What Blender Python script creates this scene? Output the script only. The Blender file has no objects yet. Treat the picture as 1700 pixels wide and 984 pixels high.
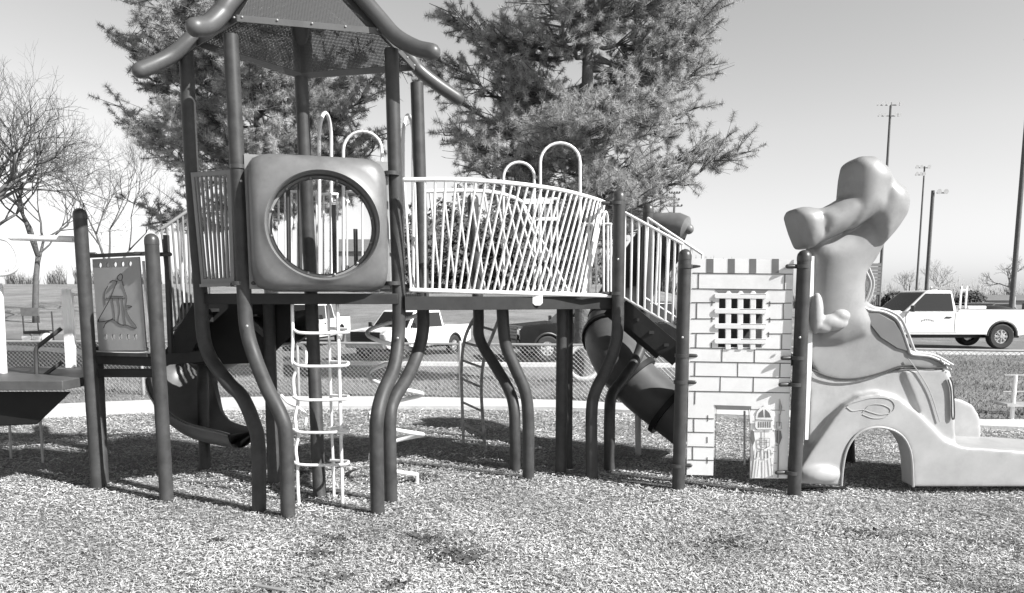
import bpy, bmesh, math, random
import numpy as np
from mathutils import Vector, Matrix
from mathutils.geometry import tessellate_polygon
R = math.radians
sc = bpy.context.scene
col = sc.collection
random.seed(7)
rng = np.random.default_rng(11)

# ------------------------------------------------------------ camera
H = 1.80; F = 1228.0; PX = 850.0; PY = 646.0; PITCH = R(7.0)
cd = bpy.data.cameras.new("camera"); cam = bpy.data.objects.new("camera", cd); col.objects.link(cam)
cam.location = (0, 0, H); cam.rotation_euler = (R(90) - PITCH, 0, 0)
cd.sensor_width = 36; cd.lens = F / 1700 * 36
cd.shift_y = (PY - 492) / 1700; cd.clip_end = 2000; cd.clip_start = 0.05
sc.camera = cam

# ------------------------------------------------------------ light
SUN_EL = R(38); SUN_DIR = Vector((math.cos(R(30)), -math.sin(R(30)), 0))   # towards the sun
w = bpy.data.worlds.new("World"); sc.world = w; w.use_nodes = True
nt = w.node_tree; nt.nodes.clear()
sky = nt.nodes.new('ShaderNodeTexSky'); sky.sky_type = 'NISHITA'; sky.sun_disc = False
sky.sun_elevation = SUN_EL
sky.sun_rotation = math.atan2(SUN_DIR.x, SUN_DIR.y)
sky.dust_density = 1.0; sky.air_density = 1.0
bw = nt.nodes.new('ShaderNodeRGBToBW')
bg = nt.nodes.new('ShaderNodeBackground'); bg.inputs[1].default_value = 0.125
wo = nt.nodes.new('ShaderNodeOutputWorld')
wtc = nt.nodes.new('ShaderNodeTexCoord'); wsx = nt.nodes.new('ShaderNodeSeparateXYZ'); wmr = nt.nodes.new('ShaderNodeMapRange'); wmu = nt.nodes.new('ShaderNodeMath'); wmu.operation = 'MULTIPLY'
wmr.inputs[1].default_value = 0.36; wmr.inputs[2].default_value = 0.6; wmr.inputs[3].default_value = 1.0; wmr.inputs[4].default_value = 0.25   # upper sky dimmed above the view to weaken fill and deepen shadows
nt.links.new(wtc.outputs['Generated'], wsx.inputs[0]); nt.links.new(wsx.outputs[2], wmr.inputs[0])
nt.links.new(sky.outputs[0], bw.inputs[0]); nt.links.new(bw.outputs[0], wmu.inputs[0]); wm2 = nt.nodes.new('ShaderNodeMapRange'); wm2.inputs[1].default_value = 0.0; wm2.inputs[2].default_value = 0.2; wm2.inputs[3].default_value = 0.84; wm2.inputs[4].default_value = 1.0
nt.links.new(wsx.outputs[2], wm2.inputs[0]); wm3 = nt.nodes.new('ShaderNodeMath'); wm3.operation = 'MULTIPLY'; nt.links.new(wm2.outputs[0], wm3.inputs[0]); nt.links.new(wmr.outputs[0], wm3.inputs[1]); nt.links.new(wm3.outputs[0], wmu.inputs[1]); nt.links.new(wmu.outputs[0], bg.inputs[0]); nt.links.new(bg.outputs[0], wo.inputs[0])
sl = bpy.data.lights.new("sun", 'SUN'); sl.energy = 5.0; sl.angle = R(0.5); sl.color = (1, 0.995, 0.985)
so = bpy.data.objects.new("sun", sl); col.objects.link(so)
sv = Vector((SUN_DIR.x * math.cos(SUN_EL), SUN_DIR.y * math.cos(SUN_EL), math.sin(SUN_EL)))
so.rotation_euler = sv.to_track_quat('Z', 'Y').to_euler(); so.location = (10, -10, 20)
sc.view_settings.view_transform = 'Standard'; sc.view_settings.look = 'None'
sc.view_settings.exposure = 0.85; sc.view_settings.gamma = 1.0

# ------------------------------------------------------------ helpers
CP, SP = math.cos(PITCH), math.sin(PITCH)
def W(px, py, Y):
    """world point at distance Y seen at photo pixel (measured positions)"""
    u = (px - PX) / F; v = (py - PY) / F
    d = Vector((u, CP - v * SP, -SP - v * CP))
    return Vector((0, 0, H)) + d * (Y / d.y)
def G(px, py, z=0.0):
    u = (px - PX) / F; v = (py - PY) / F
    d = Vector((u, CP - v * SP, -SP - v * CP))
    return Vector((0, 0, H)) + d * ((z - H) / d.z)

MATS = {}
def mat(name, c, rough=0.5, var=0.0, scale=6.0, bump=0.0, bscale=60.0, metal=0.0, spec=0.5, dirt=0.0):
    if name in MATS: return MATS[name]
    m = bpy.data.materials.new(name); m.use_nodes = True; n = m.node_tree.nodes; l = m.node_tree.links
    p = n['Principled BSDF']; p.inputs['Roughness'].default_value = rough
    p.inputs['Metallic'].default_value = metal; p.inputs['Specular IOR Level'].default_value = spec
    p.inputs['Base Color'].default_value = (c, c, c, 1)
    tc = n.new('ShaderNodeTexCoord')
    if var > 0:
        t = n.new('ShaderNodeTexNoise'); t.inputs['Scale'].default_value = scale; t.inputs['Detail'].default_value = 7
        t.inputs['Roughness'].default_value = 0.65
        l.new(tc.outputs['Object'], t.inputs['Vector'])
        mr = n.new('ShaderNodeMapRange'); mr.inputs[1].default_value = 0.3; mr.inputs[2].default_value = 0.7
        mr.inputs[3].default_value = c * (1 - var); mr.inputs[4].default_value = min(1, c * (1 + var))
        l.new(t.outputs[0], mr.inputs[0])
        out = mr.outputs[0]
        if dirt > 0:
            t2 = n.new('ShaderNodeTexNoise'); t2.inputs['Scale'].default_value = scale * 0.45; t2.inputs['Detail'].default_value = 10
            t2.inputs['Roughness'].default_value = 0.8
            l.new(tc.outputs['Object'], t2.inputs['Vector'])
            m2 = n.new('ShaderNodeMapRange'); m2.inputs[1].default_value = 0.5; m2.inputs[2].default_value = 0.72
            m2.inputs[3].default_value = 1; m2.inputs[4].default_value = 1 - dirt
            l.new(t2.outputs[0], m2.inputs[0])
            mu = n.new('ShaderNodeMath'); mu.operation = 'MULTIPLY'; l.new(out, mu.inputs[0]); l.new(m2.outputs[0], mu.inputs[1]); out = mu.outputs[0]
        l.new(out, p.inputs['Base Color'])
        r2 = n.new('ShaderNodeMapRange'); r2.inputs[3].default_value = max(0.05, rough - 0.12); r2.inputs[4].default_value = min(1, rough + 0.15)
        l.new(t.outputs[0], r2.inputs[0]); l.new(r2.outputs[0], p.inputs['Roughness'])
    if bump > 0:
        b = n.new('ShaderNodeBump'); b.inputs['Strength'].default_value = bump; b.inputs['Distance'].default_value = 0.02
        t = n.new('ShaderNodeTexNoise'); t.inputs['Scale'].default_value = bscale; t.inputs['Detail'].default_value = 5
        l.new(tc.outputs['Object'], t.inputs['Vector']); l.new(t.outputs[0], b.inputs['Height']); l.new(b.outputs[0], p.inputs['Normal'])
    MATS[name] = m; return m

POST = mat('post_paint', 0.05, 0.5, 0.3, 7, spec=0.35, dirt=0.4)
CAPM = mat('cap_plastic', 0.05, 0.35, 0.15, 8)
DECK = mat('deck_coating', 0.028, 0.6, 0.25, 9, spec=0.25)
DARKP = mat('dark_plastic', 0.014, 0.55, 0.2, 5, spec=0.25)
WHITE = mat('white_powder_coat', 0.78, 0.4, 0.06, 5, dirt=0.12)
RIBM = mat('roof_plastic', 0.085, 0.38, 0.12, 5)
PANEL = mat('mid_grey_plastic', 0.14, 0.42, 0.2, 4, dirt=0.28)
SLAT = mat('slat_panel_plastic', 0.22, 0.45, 0.15, 6)
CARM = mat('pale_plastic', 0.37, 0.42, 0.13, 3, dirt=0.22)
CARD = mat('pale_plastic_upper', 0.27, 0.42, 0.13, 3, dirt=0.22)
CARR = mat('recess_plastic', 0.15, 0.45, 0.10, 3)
CAST = mat('castle_board', 0.84, 0.5, 0.04, 3, dirt=0.15)
CASTD = mat('castle_board_dark', 0.17, 0.5, 0.1, 6)
LINE = mat('routed_line', 0.05, 0.6)
STEEL = mat('galvanised', 0.42, 0.42, 0.15, 8, metal=0.35)
SHADEBAR = mat('shaded_bar', 0.3, 0.5, 0.55, 14, dirt=0.5)  # white bars greyed and mottled to stand for shade and sunlit spots
CONC = mat('concrete', 0.55, 0.85, 0.12, 3, bump=0.3, bscale=40, dirt=0.18)
CURB = mat('kerb_concrete', 0.6, 0.85, 0.12, 3, bump=0.2, bscale=20, dirt=0.2)
ASPH = mat('asphalt', 0.15, 0.85, 0.2, 2, bump=0.3, bscale=80)
BARK = mat('pine_bark', 0.13, 0.9, 0.5, 7, bump=1.0, bscale=25)
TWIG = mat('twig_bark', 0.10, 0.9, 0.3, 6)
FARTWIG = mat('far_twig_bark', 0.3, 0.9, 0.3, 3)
NEEDLE = mat('pine_needles', 0.46, 0.6, 0.4, 1.1)
n = NEEDLE.node_tree.nodes; l = NEEDLE.node_tree.links
tl_ = n.new('ShaderNodeBsdfTranslucent'); tl_.inputs[0].default_value = (.42, .42, .42, 1); mx_ = n.new('ShaderNodeMixShader'); mx_.inputs[0].default_value = .35
l.new(n['Principled BSDF'].outputs[0], mx_.inputs[1]); l.new(tl_.outputs[0], mx_.inputs[2]); l.new(mx_.outputs[0], n['Material Output'].inputs[0])
BUSH = mat('evergreen_leaves', 0.07, 0.7, 0.4, 1.2)
WOODP = mat('weathered_pole', 0.11, 0.85, 0.25, 5)
TWHITE = mat('truck_white_paint', 0.8, 0.22, 0.03, 2, dirt=0.08)
TDARK = mat('truck_dark_paint', 0.006, 0.16, 0.1, 2)
TYRE = mat('tyre_rubber', 0.028, 0.8, 0.3, 20)
RIM = mat('wheel_metal', 0.6, 0.3, 0.1, 10, metal=0.6)
TRIM = mat('black_trim', 0.02, 0.45, 0.1, 10)
LAMP = mat('lamp_lens', 0.7, 0.12)
BRICK = mat('far_wall', 0.25, 0.8, 0.15, 2)
ROOFF = mat('far_roof', 0.16, 0.8, 0.15, 2)
GLS = bpy.data.materials.new('vehicle_glass'); GLS.use_nodes = True
g = GLS.node_tree.nodes['Principled BSDF']; g.inputs['Base Color'].default_value = (0.02, 0.02, 0.02, 1); g.inputs['Roughness'].default_value = 0.04
# clear bubble
BUB = bpy.data.materials.new('clear_bubble'); BUB.use_nodes = True
n = BUB.node_tree.nodes; l = BUB.node_tree.links; n.clear()
o_ = n.new('ShaderNodeOutputMaterial'); mx = n.new('ShaderNodeMixShader'); tr = n.new('ShaderNodeBsdfTransparent'); gl = n.new('ShaderNodeBsdfGlossy')
gl.inputs['Roughness'].default_value = 0.06; tr.inputs[0].default_value = (0.93, 0.93, 0.93, 1)
fr = n.new('ShaderNodeFresnel'); fr.inputs[0].default_value = 1.35
l.new(fr.outputs[0], mx.inputs[0]); l.new(tr.outputs[0], mx.inputs[1]); l.new(gl.outputs[0], mx.inputs[2]); l.new(mx.outputs[0], o_.inputs[0])
# perforated metal
def perforated(name, c, scale, hole):
    m = bpy.data.materials.new(name); m.use_nodes = True; n = m.node_tree.nodes; l = m.node_tree.links
    p = n['Principled BSDF']; p.inputs['Base Color'].default_value = (c, c, c, 1); p.inputs['Roughness'].default_value = 0.5
    tc = n.new('ShaderNodeTexCoord'); v = n.new('ShaderNodeTexVoronoi'); v.inputs['Scale'].default_value = scale; v.inputs['Randomness'].default_value = 0.0
    l.new(tc.outputs['UV'], v.inputs['Vector'])
    mt = n.new('ShaderNodeMath'); mt.operation = 'GREATER_THAN'; mt.inputs[1].default_value = hole
    l.new(v.outputs['Distance'], mt.inputs[0]); l.new(mt.outputs[0], p.inputs['Alpha'])
    return m
PERF = perforated('perforated_roof_sheet', 0.06, 85.0, 0.25)
PERFD = perforated('perforated_riser', 0.05, 22.0, 0.3)

def finish(me, name, m, parent, smooth=True, ang=38, loc=None):
    if smooth:
        me.polygons.foreach_set('use_smooth', [True] * len(me.polygons))
        me.set_sharp_from_angle(angle=R(ang))
    me.materials.append(m)
    o = bpy.data.objects.new(name, me); col.objects.link(o)
    if parent is not None: o.parent = parent
    return o
def tag(o, label=None, cat=None, group=None, kind=None):
    if label: o['label'] = label
    if cat: o['category'] = cat
    if group: o['group'] = group
    if kind: o['kind'] = kind
    return o
def empty(name, loc=(0, 0, 0), rz=0):
    o = bpy.data.objects.new(name, None); col.objects.link(o); o.location = loc; o.rotation_euler = (0, 0, rz); o.empty_display_size = 0.2
    return o
def copy_tree(o, parent=None):
    c = o.copy(); col.objects.link(c); c.parent = parent
    for ch in list(o.children): copy_tree(ch, c)
    return c

def catmull(pts, n=8):
    pts = [Vector(p) for p in pts]
    if len(pts) < 3: return pts
    P = [pts[0] * 2 - pts[1]] + pts + [pts[-1] * 2 - pts[-2]]
    out = []
    for i in range(1, len(P) - 2):
        a, b, c, d = P[i - 1], P[i], P[i + 1], P[i + 2]
        for k in range(n):
            t = k / n
            out.append(0.5 * ((2 * b) + (c - a) * t + (2 * a - 5 * b + 4 * c - d) * t * t + (3 * b - a - 3 * c + d) * t ** 3))
    out.append(pts[-1]); return out

class MB:
    def __init__(s): s.v = []; s.f = []
    def add(s, vs, fs):
        o = len(s.v); s.v += [tuple(v) for v in vs]; s.f += [tuple(i + o for i in f) for f in fs]
    def box(s, c, size, rz=0, M=None):
        hx, hy, hz = [a / 2 for a in size]; c = Vector(c)
        vs = [Vector((x, y, z)) for x in (-hx, hx) for y in (-hy, hy) for z in (-hz, hz)]
        if rz: Rm = Matrix.Rotation(rz, 3, 'Z'); vs = [Rm @ v for v in vs]
        if M is not None: vs = [M @ v for v in vs]
        s.add([c + v for v in vs], [(0, 1, 3, 2), (4, 6, 7, 5), (0, 4, 5, 1), (2, 3, 7, 6), (0, 2, 6, 4), (1, 5, 7, 3)])
        return s
    def bar(s, a, b, wd, ht):
        """rectangular bar a->b; wd horizontal, ht vertical-ish"""
        a = Vector(a); b = Vector(b); d = (b - a).normalized()
        up = Vector((0, 0, 1)) if abs(d.z) < .95 else Vector((0, 1, 0))
        x = d.cross(up).normalized(); y = x.cross(d)
        vs = []
        for p in (a, b):
            for sx, sy in ((-1, -1), (1, -1), (1, 1), (-1, 1)): vs.append(p + x * sx * wd / 2 + y * sy * ht / 2)
        s.add(vs, [(3, 2, 1, 0), (4, 5, 6, 7), (0, 1, 5, 4), (1, 2, 6, 5), (2, 3, 7, 6), (3, 0, 4, 7)]); return s
    def tube(s, path, r, seg=10, cap='flat', closed=False):
        path = [Vector(p) for p in path]; n = len(path)
        rr = list(r) if isinstance(r, (list, tuple)) else [r] * n
        if cap == 'dome' or cap == 'dome_end':
            d = (path[-1] - path[-2]).normalized(); r0 = rr[-1]
            ex = [(path[-1] + d * r0 * math.sin(a), r0 * math.cos(a)) for a in (R(25), R(50), R(70), R(85))]
            if cap == 'dome':
                d2 = (path[0] - path[1]).normalized(); r1 = rr[0]
                ex2 = [(path[0] + d2 * r1 * math.sin(a), r1 * math.cos(a)) for a in (R(85), R(70), R(50), R(25))]
                path = [e[0] for e in ex2] + path; rr = [e[1] for e in ex2] + rr
            path = path + [e[0] for e in ex]; rr = rr + [e[1] for e in ex]; n = len(path)
        T = []
        for i in range(n):
            if closed: t = path[(i + 1) % n] - path[i - 1]
            else: t = path[min(i + 1, n - 1)] - path[max(i - 1, 0)]
            T.append(t.normalized() if t.length > 1e-9 else Vector((0, 0, 1)))
        up = Vector((0, 0, 1)) if abs(T[0].z) < .9 else Vector((0, 1, 0))
        nrm = (up - T[0] * up.dot(T[0])).normalized(); vs = []
        for i in range(n):
            nrm = (nrm - T[i] * nrm.dot(T[i]))
            nrm = nrm.normalized() if nrm.length > 1e-6 else Vector((1, 0, 0))
            b = T[i].cross(nrm)
            for k in range(seg):
                a = 2 * math.pi * k / seg
                vs.append(path[i] + (nrm * math.cos(a) + b * math.sin(a)) * rr[i])
        fs = []
        m = n if closed else n - 1
        for i in range(m):
            j = (i + 1) % n
            for k in range(seg): k2 = (k + 1) % seg; fs.append((i * seg + k, i * seg + k2, j * seg + k2, j * seg + k))
        if not closed: fs.append(tuple(range(seg - 1, -1, -1))); fs.append(tuple((n - 1) * seg + k for k in range(seg)))
        s.add(vs, fs); return s
    def ball(s, c, r, nu=12, nv=8):
        c = Vector(c); r = Vector(r) if not isinstance(r, (int, float)) else Vector((r, r, r))
        vs = [c + Vector((0, 0, r.z))]
        for i in range(1, nv):
            a = math.pi * i / nv
            for k in range(nu):
                b = 2 * math.pi * k / nu; vs.append(c + Vector((r.x * math.sin(a) * math.cos(b), r.y * math.sin(a) * math.sin(b), r.z * math.cos(a))))
        vs.append(c - Vector((0, 0, r.z))); fs = []
        for k in range(nu): fs.append((0, 1 + k, 1 + (k + 1) % nu))
        for i in range(nv - 2):
            for k in range(nu):
                a = 1 + i * nu + k; b = 1 + i * nu + (k + 1) % nu; fs.append((a, a + nu, b + nu, b))
        L = len(vs) - 1
        for k in range(nu): fs.append((L, 1 + (nv - 2) * nu + (k + 1) % nu, 1 + (nv - 2) * nu + k))
        s.add(vs, fs); return s
    def prism(s, loops, f3, back):
        """loops: outer then holes in 2D; f3 maps (x,y)->front point; back: offset vector"""
        back = Vector(back); flat = [p for lp in loops for p in lp]
        tris = tessellate_polygon([[Vector((p[0], p[1], 0)) for p in lp] for lp in loops])
        fr = [Vector(f3(*p)) for p in flat]; N = len(fr)
        def area(t): a, b, c = [flat[i] for i in t]; return (b[0] - a[0]) * (c[1] - a[1]) - (b[1] - a[1]) * (c[0] - a[0])
        fs = []
        for t in tris:
            t = tuple(t)
            if area(t) < 0: t = t[::-1]
            fs.append(t); fs.append(tuple(i + N for i in t[::-1]))
        o = 0
        for lp in loops:
            m = len(lp)
            for i in range(m): a = o + i; b = o + (i + 1) % m; fs.append((a, b, b + N, a + N))
            o += m
        s.add(fr + [p + back for p in fr], fs); return s
    def mesh(s, name):
        me = bpy.data.meshes.new(name); me.from_pydata(s.v, [], s.f); me.update()
        return me
    def build(s, name, m, parent=None, smooth=True, ang=38, fix=True, bevel=0, bseg=2, voxel=0, smo=0):
        me = s.mesh(name)
        if fix:
            bm = bmesh.new(); bm.from_mesh(me); bmesh.ops.recalc_face_normals(bm, faces=bm.faces); bm.to_mesh(me); bm.free()
        if voxel:
            o = bpy.data.objects.new(name, me); col.objects.link(o)
            md = o.modifiers.new('r', 'REMESH'); md.mode = 'VOXEL'; md.voxel_size = voxel
            if smo: ms = o.modifiers.new('s', 'SMOOTH'); ms.iterations = smo; ms.factor = 0.5
            me2 = bpy.data.meshes.new_from_object(o.evaluated_get(bpy.context.evaluated_depsgraph_get()))
            bpy.data.objects.remove(o); me = me2; me.name = name; ang = 80
        ob = finish(me, name, m, parent, smooth, ang)
        if bevel:
            b = ob.modifiers.new('bevel', 'BEVEL'); b.width = bevel; b.segments = bseg; b.limit_method = 'ANGLE'; b.angle_limit = R(35)
        return ob

def inflate(mb, poly, f3, T, w, step, back=1.0, base=.35):
    """pillow-shaped solid over a 2D outline: thickness grows with distance from the edge"""
    P_ = np.array(poly, float); x0, y0 = P_.min(0); x1, y1 = P_.max(0)
    gx = np.arange(x0, x1 + step, step); gy = np.arange(y0, y1 + step, step); XX, YY = np.meshgrid(gx, gy)
    ins = np.zeros(XX.shape, bool); dist = np.full(XX.shape, 1e9)
    for i in range(len(P_)):
        ax, ay = P_[i]; bx, by = P_[(i + 1) % len(P_)]
        c = ((ay > YY) != (by > YY)); xi = (bx - ax) * (YY - ay) / (by - ay if by != ay else 1e-9) + ax
        ins ^= c & (XX < xi)
        tt = np.clip(((XX - ax) * (bx - ax) + (YY - ay) * (by - ay)) / ((bx - ax) ** 2 + (by - ay) ** 2 + 1e-9), 0, 1)
        dist = np.minimum(dist, np.hypot(XX - ax - tt * (bx - ax), YY - ay - tt * (by - ay)))
    t = np.clip(dist / w, 0, 1); hh = T * (base + (1 - base) * np.sqrt(1 - (1 - t) ** 2)); ny, nx = XX.shape
    idx = -np.ones((ny, nx), int); vs = []
    for j in range(ny):
        for i in range(nx):
            if ins[j, i]: idx[j, i] = len(vs) // 2; p = Vector(f3(XX[j, i], YY[j, i])); vs += [p - Vector((0, hh[j, i], 0)), p + Vector((0, hh[j, i] * back, 0))]
    fs = []; edges = {}
    for j in range(ny - 1):
        for i in range(nx - 1):
            q = (idx[j, i], idx[j, i + 1], idx[j + 1, i + 1], idx[j + 1, i])
            if min(q) < 0: continue
            fs.append(tuple(2 * k for k in q[::-1])); fs.append(tuple(2 * k + 1 for k in q))
            for k in range(4):
                e = (q[k], q[(k + 1) % 4])
                if (e[1], e[0]) in edges: del edges[(e[1], e[0])]
                else: edges[e] = 1
    for a, b in edges: fs.append((2 * a, 2 * b, 2 * b + 1, 2 * a + 1))
    mb.add(vs, fs); return mb

def circle_px(cx, cy, rx, ry, n=40, a0=0, a1=360):
    full = abs(a1 - a0) >= 360
    return [(cx + rx * math.cos(R(a0 + (a1 - a0) * k / (n if full else n - 1))), cy + ry * math.sin(R(a0 + (a1 - a0) * k / (n if full else n - 1)))) for k in range(n)]

# ------------------------------------------------------------ terrain
def sstep(a, b, x): t = max(0, min(1, (x - a) / (b - a))); return t * t * (3 - 2 * t)
def gz(x, y):
    z = 0.0
    left = 1 - sstep(2, 22, x - 0.1 * y)
    z += (sstep(26, 95, y)) * 3.3 * left
    z += 0.25 * sstep(20, 26, y) * left
    z -= 0.45 * sstep(-16, -10, x) * (1 - sstep(6, 12, x)) * sstep(15, 23, y) * (1 - sstep(32, 44, y))
    z += 0.08 * math.sin(x * 0.23 + 1) * math.cos(y * 0.19) * sstep(14, 24, y)
    return z
def grid(name, xs, ys, zf, m, dz=0):
    mb = MB(); nx = len(xs)
    mb.v = [(x, y, zf(x, y) + dz) for y in ys for x in xs]
    mb.f = [(j * nx + i, j * nx + i + 1, (j + 1) * nx + i + 1, (j + 1) * nx + i) for j in range(len(ys) - 1) for i in range(nx - 1)]
    return mb.build(name, m, fix=False, ang=180)

# grass material
def ground_mat(name, lo, hi, s1, s2, dry=0.0):
    m = bpy.data.materials.new(name); m.use_nodes = True; n = m.node_tree.nodes; l = m.node_tree.links
    p = n['Principled BSDF']; p.inputs['Roughness'].default_value = 0.95; p.inputs['Specular IOR Level'].default_value = 0.1
    tc = n.new('ShaderNodeTexCoord')
    a = n.new('ShaderNodeTexNoise'); a.inputs['Scale'].default_value = s1; a.inputs['Detail'].default_value = 8; a.inputs['Roughness'].default_value = 0.7
    b = n.new('ShaderNodeTexNoise'); b.inputs['Scale'].default_value = s2; b.inputs['Detail'].default_value = 4; b.inputs['Roughness'].default_value = 0.8
    l.new(tc.outputs['Object'], a.inputs[0]); l.new(tc.outputs['Object'], b.inputs[0])
    ad = n.new('ShaderNodeMath'); ad.operation = 'ADD'; l.new(a.outputs[0], ad.inputs[0]); l.new(b.outputs[0], ad.inputs[1])
    mr = n.new('ShaderNodeMapRange'); mr.inputs[1].default_value = 0.72; mr.inputs[2].default_value = 1.28; mr.inputs[3].default_value = lo; mr.inputs[4].default_value = hi
    l.new(ad.outputs[0], mr.inputs[0]); l.new(mr.outputs[0], p.inputs['Base Color'])
    bp = n.new('ShaderNodeBump'); bp.inputs['Strength'].default_value = 0.8; bp.inputs['Distance'].default_value = 0.05
    l.new(b.outputs[0], bp.inputs['Height']); l.new(bp.outputs[0], p.inputs['Normal'])
    return m
GRASS = ground_mat('dry_grass', 0.11, 0.34, 0.35, 14)
MULCH = ground_mat('mulch_base', 0.10, 0.34, 1.2, 45)
xs = [-700, -400, -250, -150] + [x for x in np.arange(-100, 101, 2.5)] + [150, 250, 400, 700]
ys = [-60, -30, -10] + list(np.arange(0, 130, 2.5)) + [150, 200, 300, 500, 900]
go = grid('ground', xs, ys, gz, GRASS); tag(go, kind='structure')

# path centre line (world)
pathc = catmull([(-14, 7.5, 0), (-10.5, 10.0, 0), (-7.4, 11.6, 0), (-4.2, 12.5, 0), (0, 12.35, 0), (2.5, 11.7, 0), (6.9, 10.35, 0), (12, 9.2, 0), (18, 8.2, 0)], 10)
def strip(name, cl, wl, wr, m, z, parent=None, thick=None):
    mb = MB(); a = []; b = []
    for i, p in enumerate(cl):
        t = (cl[min(i + 1, len(cl) - 1)] - cl[max(i - 1, 0)]).normalized(); nn = Vector((-t.y, t.x, 0))
        a.append(p + nn * (wl[i] if isinstance(wl, list) else wl)); b.append(p - nn * (wr[i] if isinstance(wr, list) else wr))
    n = len(cl)
    if thick:
        vs = [(q.x, q.y, z) for q in a] + [(q.x, q.y, z) for q in b] + [(q.x, q.y, z - thick) for q in a] + [(q.x, q.y, z - thick) for q in b]
        fs = []
        for i in range(n - 1):
            fs += [(i, n + i, n + i + 1, i + 1), (n + i, 3 * n + i, 3 * n + i + 1, n + i + 1), (i + 1, 2 * n + i + 1, 2 * n + i, i)]
        mb.add(vs, fs)
    else:
        mb.add([(q.x, q.y, z) for q in a] + [(q.x, q.y, z) for q in b], [(i, n + i, n + i + 1, i + 1) for i in range(n - 1)])
    return mb.build(name, m, parent), a, b
wl = [0.62 - 0.25 * sstep(-4, 3, p.x) for p in pathc]
sw, pa, pb = strip('sidewalk', pathc, wl, wl, CONC, 0.06, thick=0.12); tag(sw, kind='structure')
# mulch sheet: near side of the path
mb = MB(); mv = [(q.x, q.y, 0.004) for q in pb]; n_ = len(mv)
mv += [(q.x, -6.0, 0.004) for q in pb]
mb.add(mv, [(i, n_ + i, n_ + i + 1, i + 1) for i in range(n_ - 1)])
mu = mb.build('mulch_bed', MULCH, fix=True, ang=180); tag(mu, kind='structure')
pbx = np.array([q.x for q in pb]); pby = np.array([q.y for q in pb])
# chips: thin wood slivers lying loose
def chips():
    N = 420000
    Y = 3.4 + (12.4 - 3.4) * rng.random(N) ** 1.5
    X = (rng.random(N) - .5) * 2 * (Y * 0.78 + 0.5)
    keep = Y < np.interp(X, pbx, pby) - 0.05
    X = X[keep]; Y = Y[keep]; N = len(X)
    dens = np.sin(X * 1.3 + 2 * np.sin(Y * 0.9)) * np.cos(Y * 1.7 + X * .6)
    L = rng.uniform(0.008, 0.036, N) * np.where(rng.random(N) < .04, 1.9, 1) * (0.7 + 0.06 * Y); Wd = rng.uniform(0.002, 0.0075, N) * (0.7 + 0.06 * Y)
    a = rng.uniform(0, np.pi, N); tilt = rng.normal(0, 0.22, N); roll = rng.normal(0, 0.36, N)
    ca, sa = np.cos(a), np.sin(a)
    u = np.stack([ca * np.cos(tilt), sa * np.cos(tilt), np.sin(tilt)], 1)
    v = np.stack([-sa * np.cos(roll), ca * np.cos(roll), np.sin(roll)], 1)
    # shallow drifts
    zc = 0.006 + np.abs(u[:, 2]) * L * .5 + rng.random(N) * 0.016 + 0.008 * (dens + 1)
    c = np.stack([X, Y, zc], 1)
    p = np.empty((N, 4, 3))
    hu = u * (L * .5)[:, None]; hv = v * (Wd * .5)[:, None]
    p[:, 0] = c - hu - hv * .7; p[:, 1] = c + hu - hv; p[:, 2] = c + hu * .9 + hv; p[:, 3] = c - hu + hv
    me = bpy.data.meshes.new('wood_chips')
    me.vertices.add(N * 4); me.vertices.foreach_set('co', p.reshape(-1))
    me.loops.add(N * 4); me.loops.foreach_set('vertex_index', np.arange(N * 4, dtype=np.int32))
    me.polygons.add(N); me.polygons.foreach_set('loop_start', np.arange(0, N * 4, 4, dtype=np.int32)); me.polygons.foreach_set('loop_total', np.full(N, 4, dtype=np.int32))
    me.update()
    at = me.attributes.new('tone', 'FLOAT', 'FACE')
    pat = np.sin(X * 2.1 + 1.7 * np.sin(Y * 1.3 + X * .4)) * np.sin(Y * 2.7 + 1.1 * np.sin(X * 1.9)); t = np.clip(rng.normal(0.49, 0.11, N) * (1 + .24 * pat), 0.03, 0.9)
    at.data.foreach_set('value', t.astype(np.float32))
    m = bpy.data.materials.new('wood_chip'); m.use_nodes = True; nn = m.node_tree.nodes; ll = m.node_tree.links
    pp = nn['Principled BSDF']; pp.inputs['Roughness'].default_value = 0.85; pp.inputs['Specular IOR Level'].default_value = 0.2
    aa = nn.new('ShaderNodeAttribute'); aa.attribute_name = 'tone'
    ll.new(aa.outputs['Fac'], pp.inputs['Base Color'])
    me.materials.append(m)
    o = bpy.data.objects.new('wood_chips', me); col.objects.link(o)
    tag(o, 'pale loose wood chip mulch spread under the playground', 'wood chips', kind='stuff')
chips()
# dug hollows / dark leaf clumps on the mulch
LEAF = mat('dead_leaf', 0.07, 0.9, 0.5, 20)
def debris(name, spots, label, cat):
    mb = MB()
    for (px, py, rad, cnt) in spots:
        c = G(px, py)
        for _ in range(cnt):
            r = rad * abs(random.gauss(0, 0.5)); a = random.uniform(0, 2 * math.pi)
            p = c + Vector((r * math.cos(a) * 1.6, r * math.sin(a), 0.012 + random.random() * 0.03)); l1 = random.uniform(.01, .03)
            d = Vector((random.gauss(0, 1), random.gauss(0, 1), random.gauss(0, .5))).normalized(); e = d.orthogonal().normalized()
            mb.add([p - d * l1, p + e * l1 * .45, p + d * l1, p - e * l1 * .45], [(0, 1, 2, 3)])
    o = mb.build(name, LEAF, fix=False, smooth=False); tag(o, label, cat, kind='stuff'); return o
debris('dead_leaves', [(755, 925, .22, 420), (710, 900, .25, 260), (770, 935, .1, 200), (560, 900, .12, 90), (520, 925, .2, 120), (358, 903, .06, 60), (470, 862, .09, 90), (690, 800, .12, 120), (710, 795, .08, 60), (575, 965, .08, 50), (660, 975, .1, 60), (500, 790, .12, 60), (1215, 905, .3, 120), (1430, 890, .3, 90)], 'dark dead leaves and dirt scattered on the wood chips', 'leaves')
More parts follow.
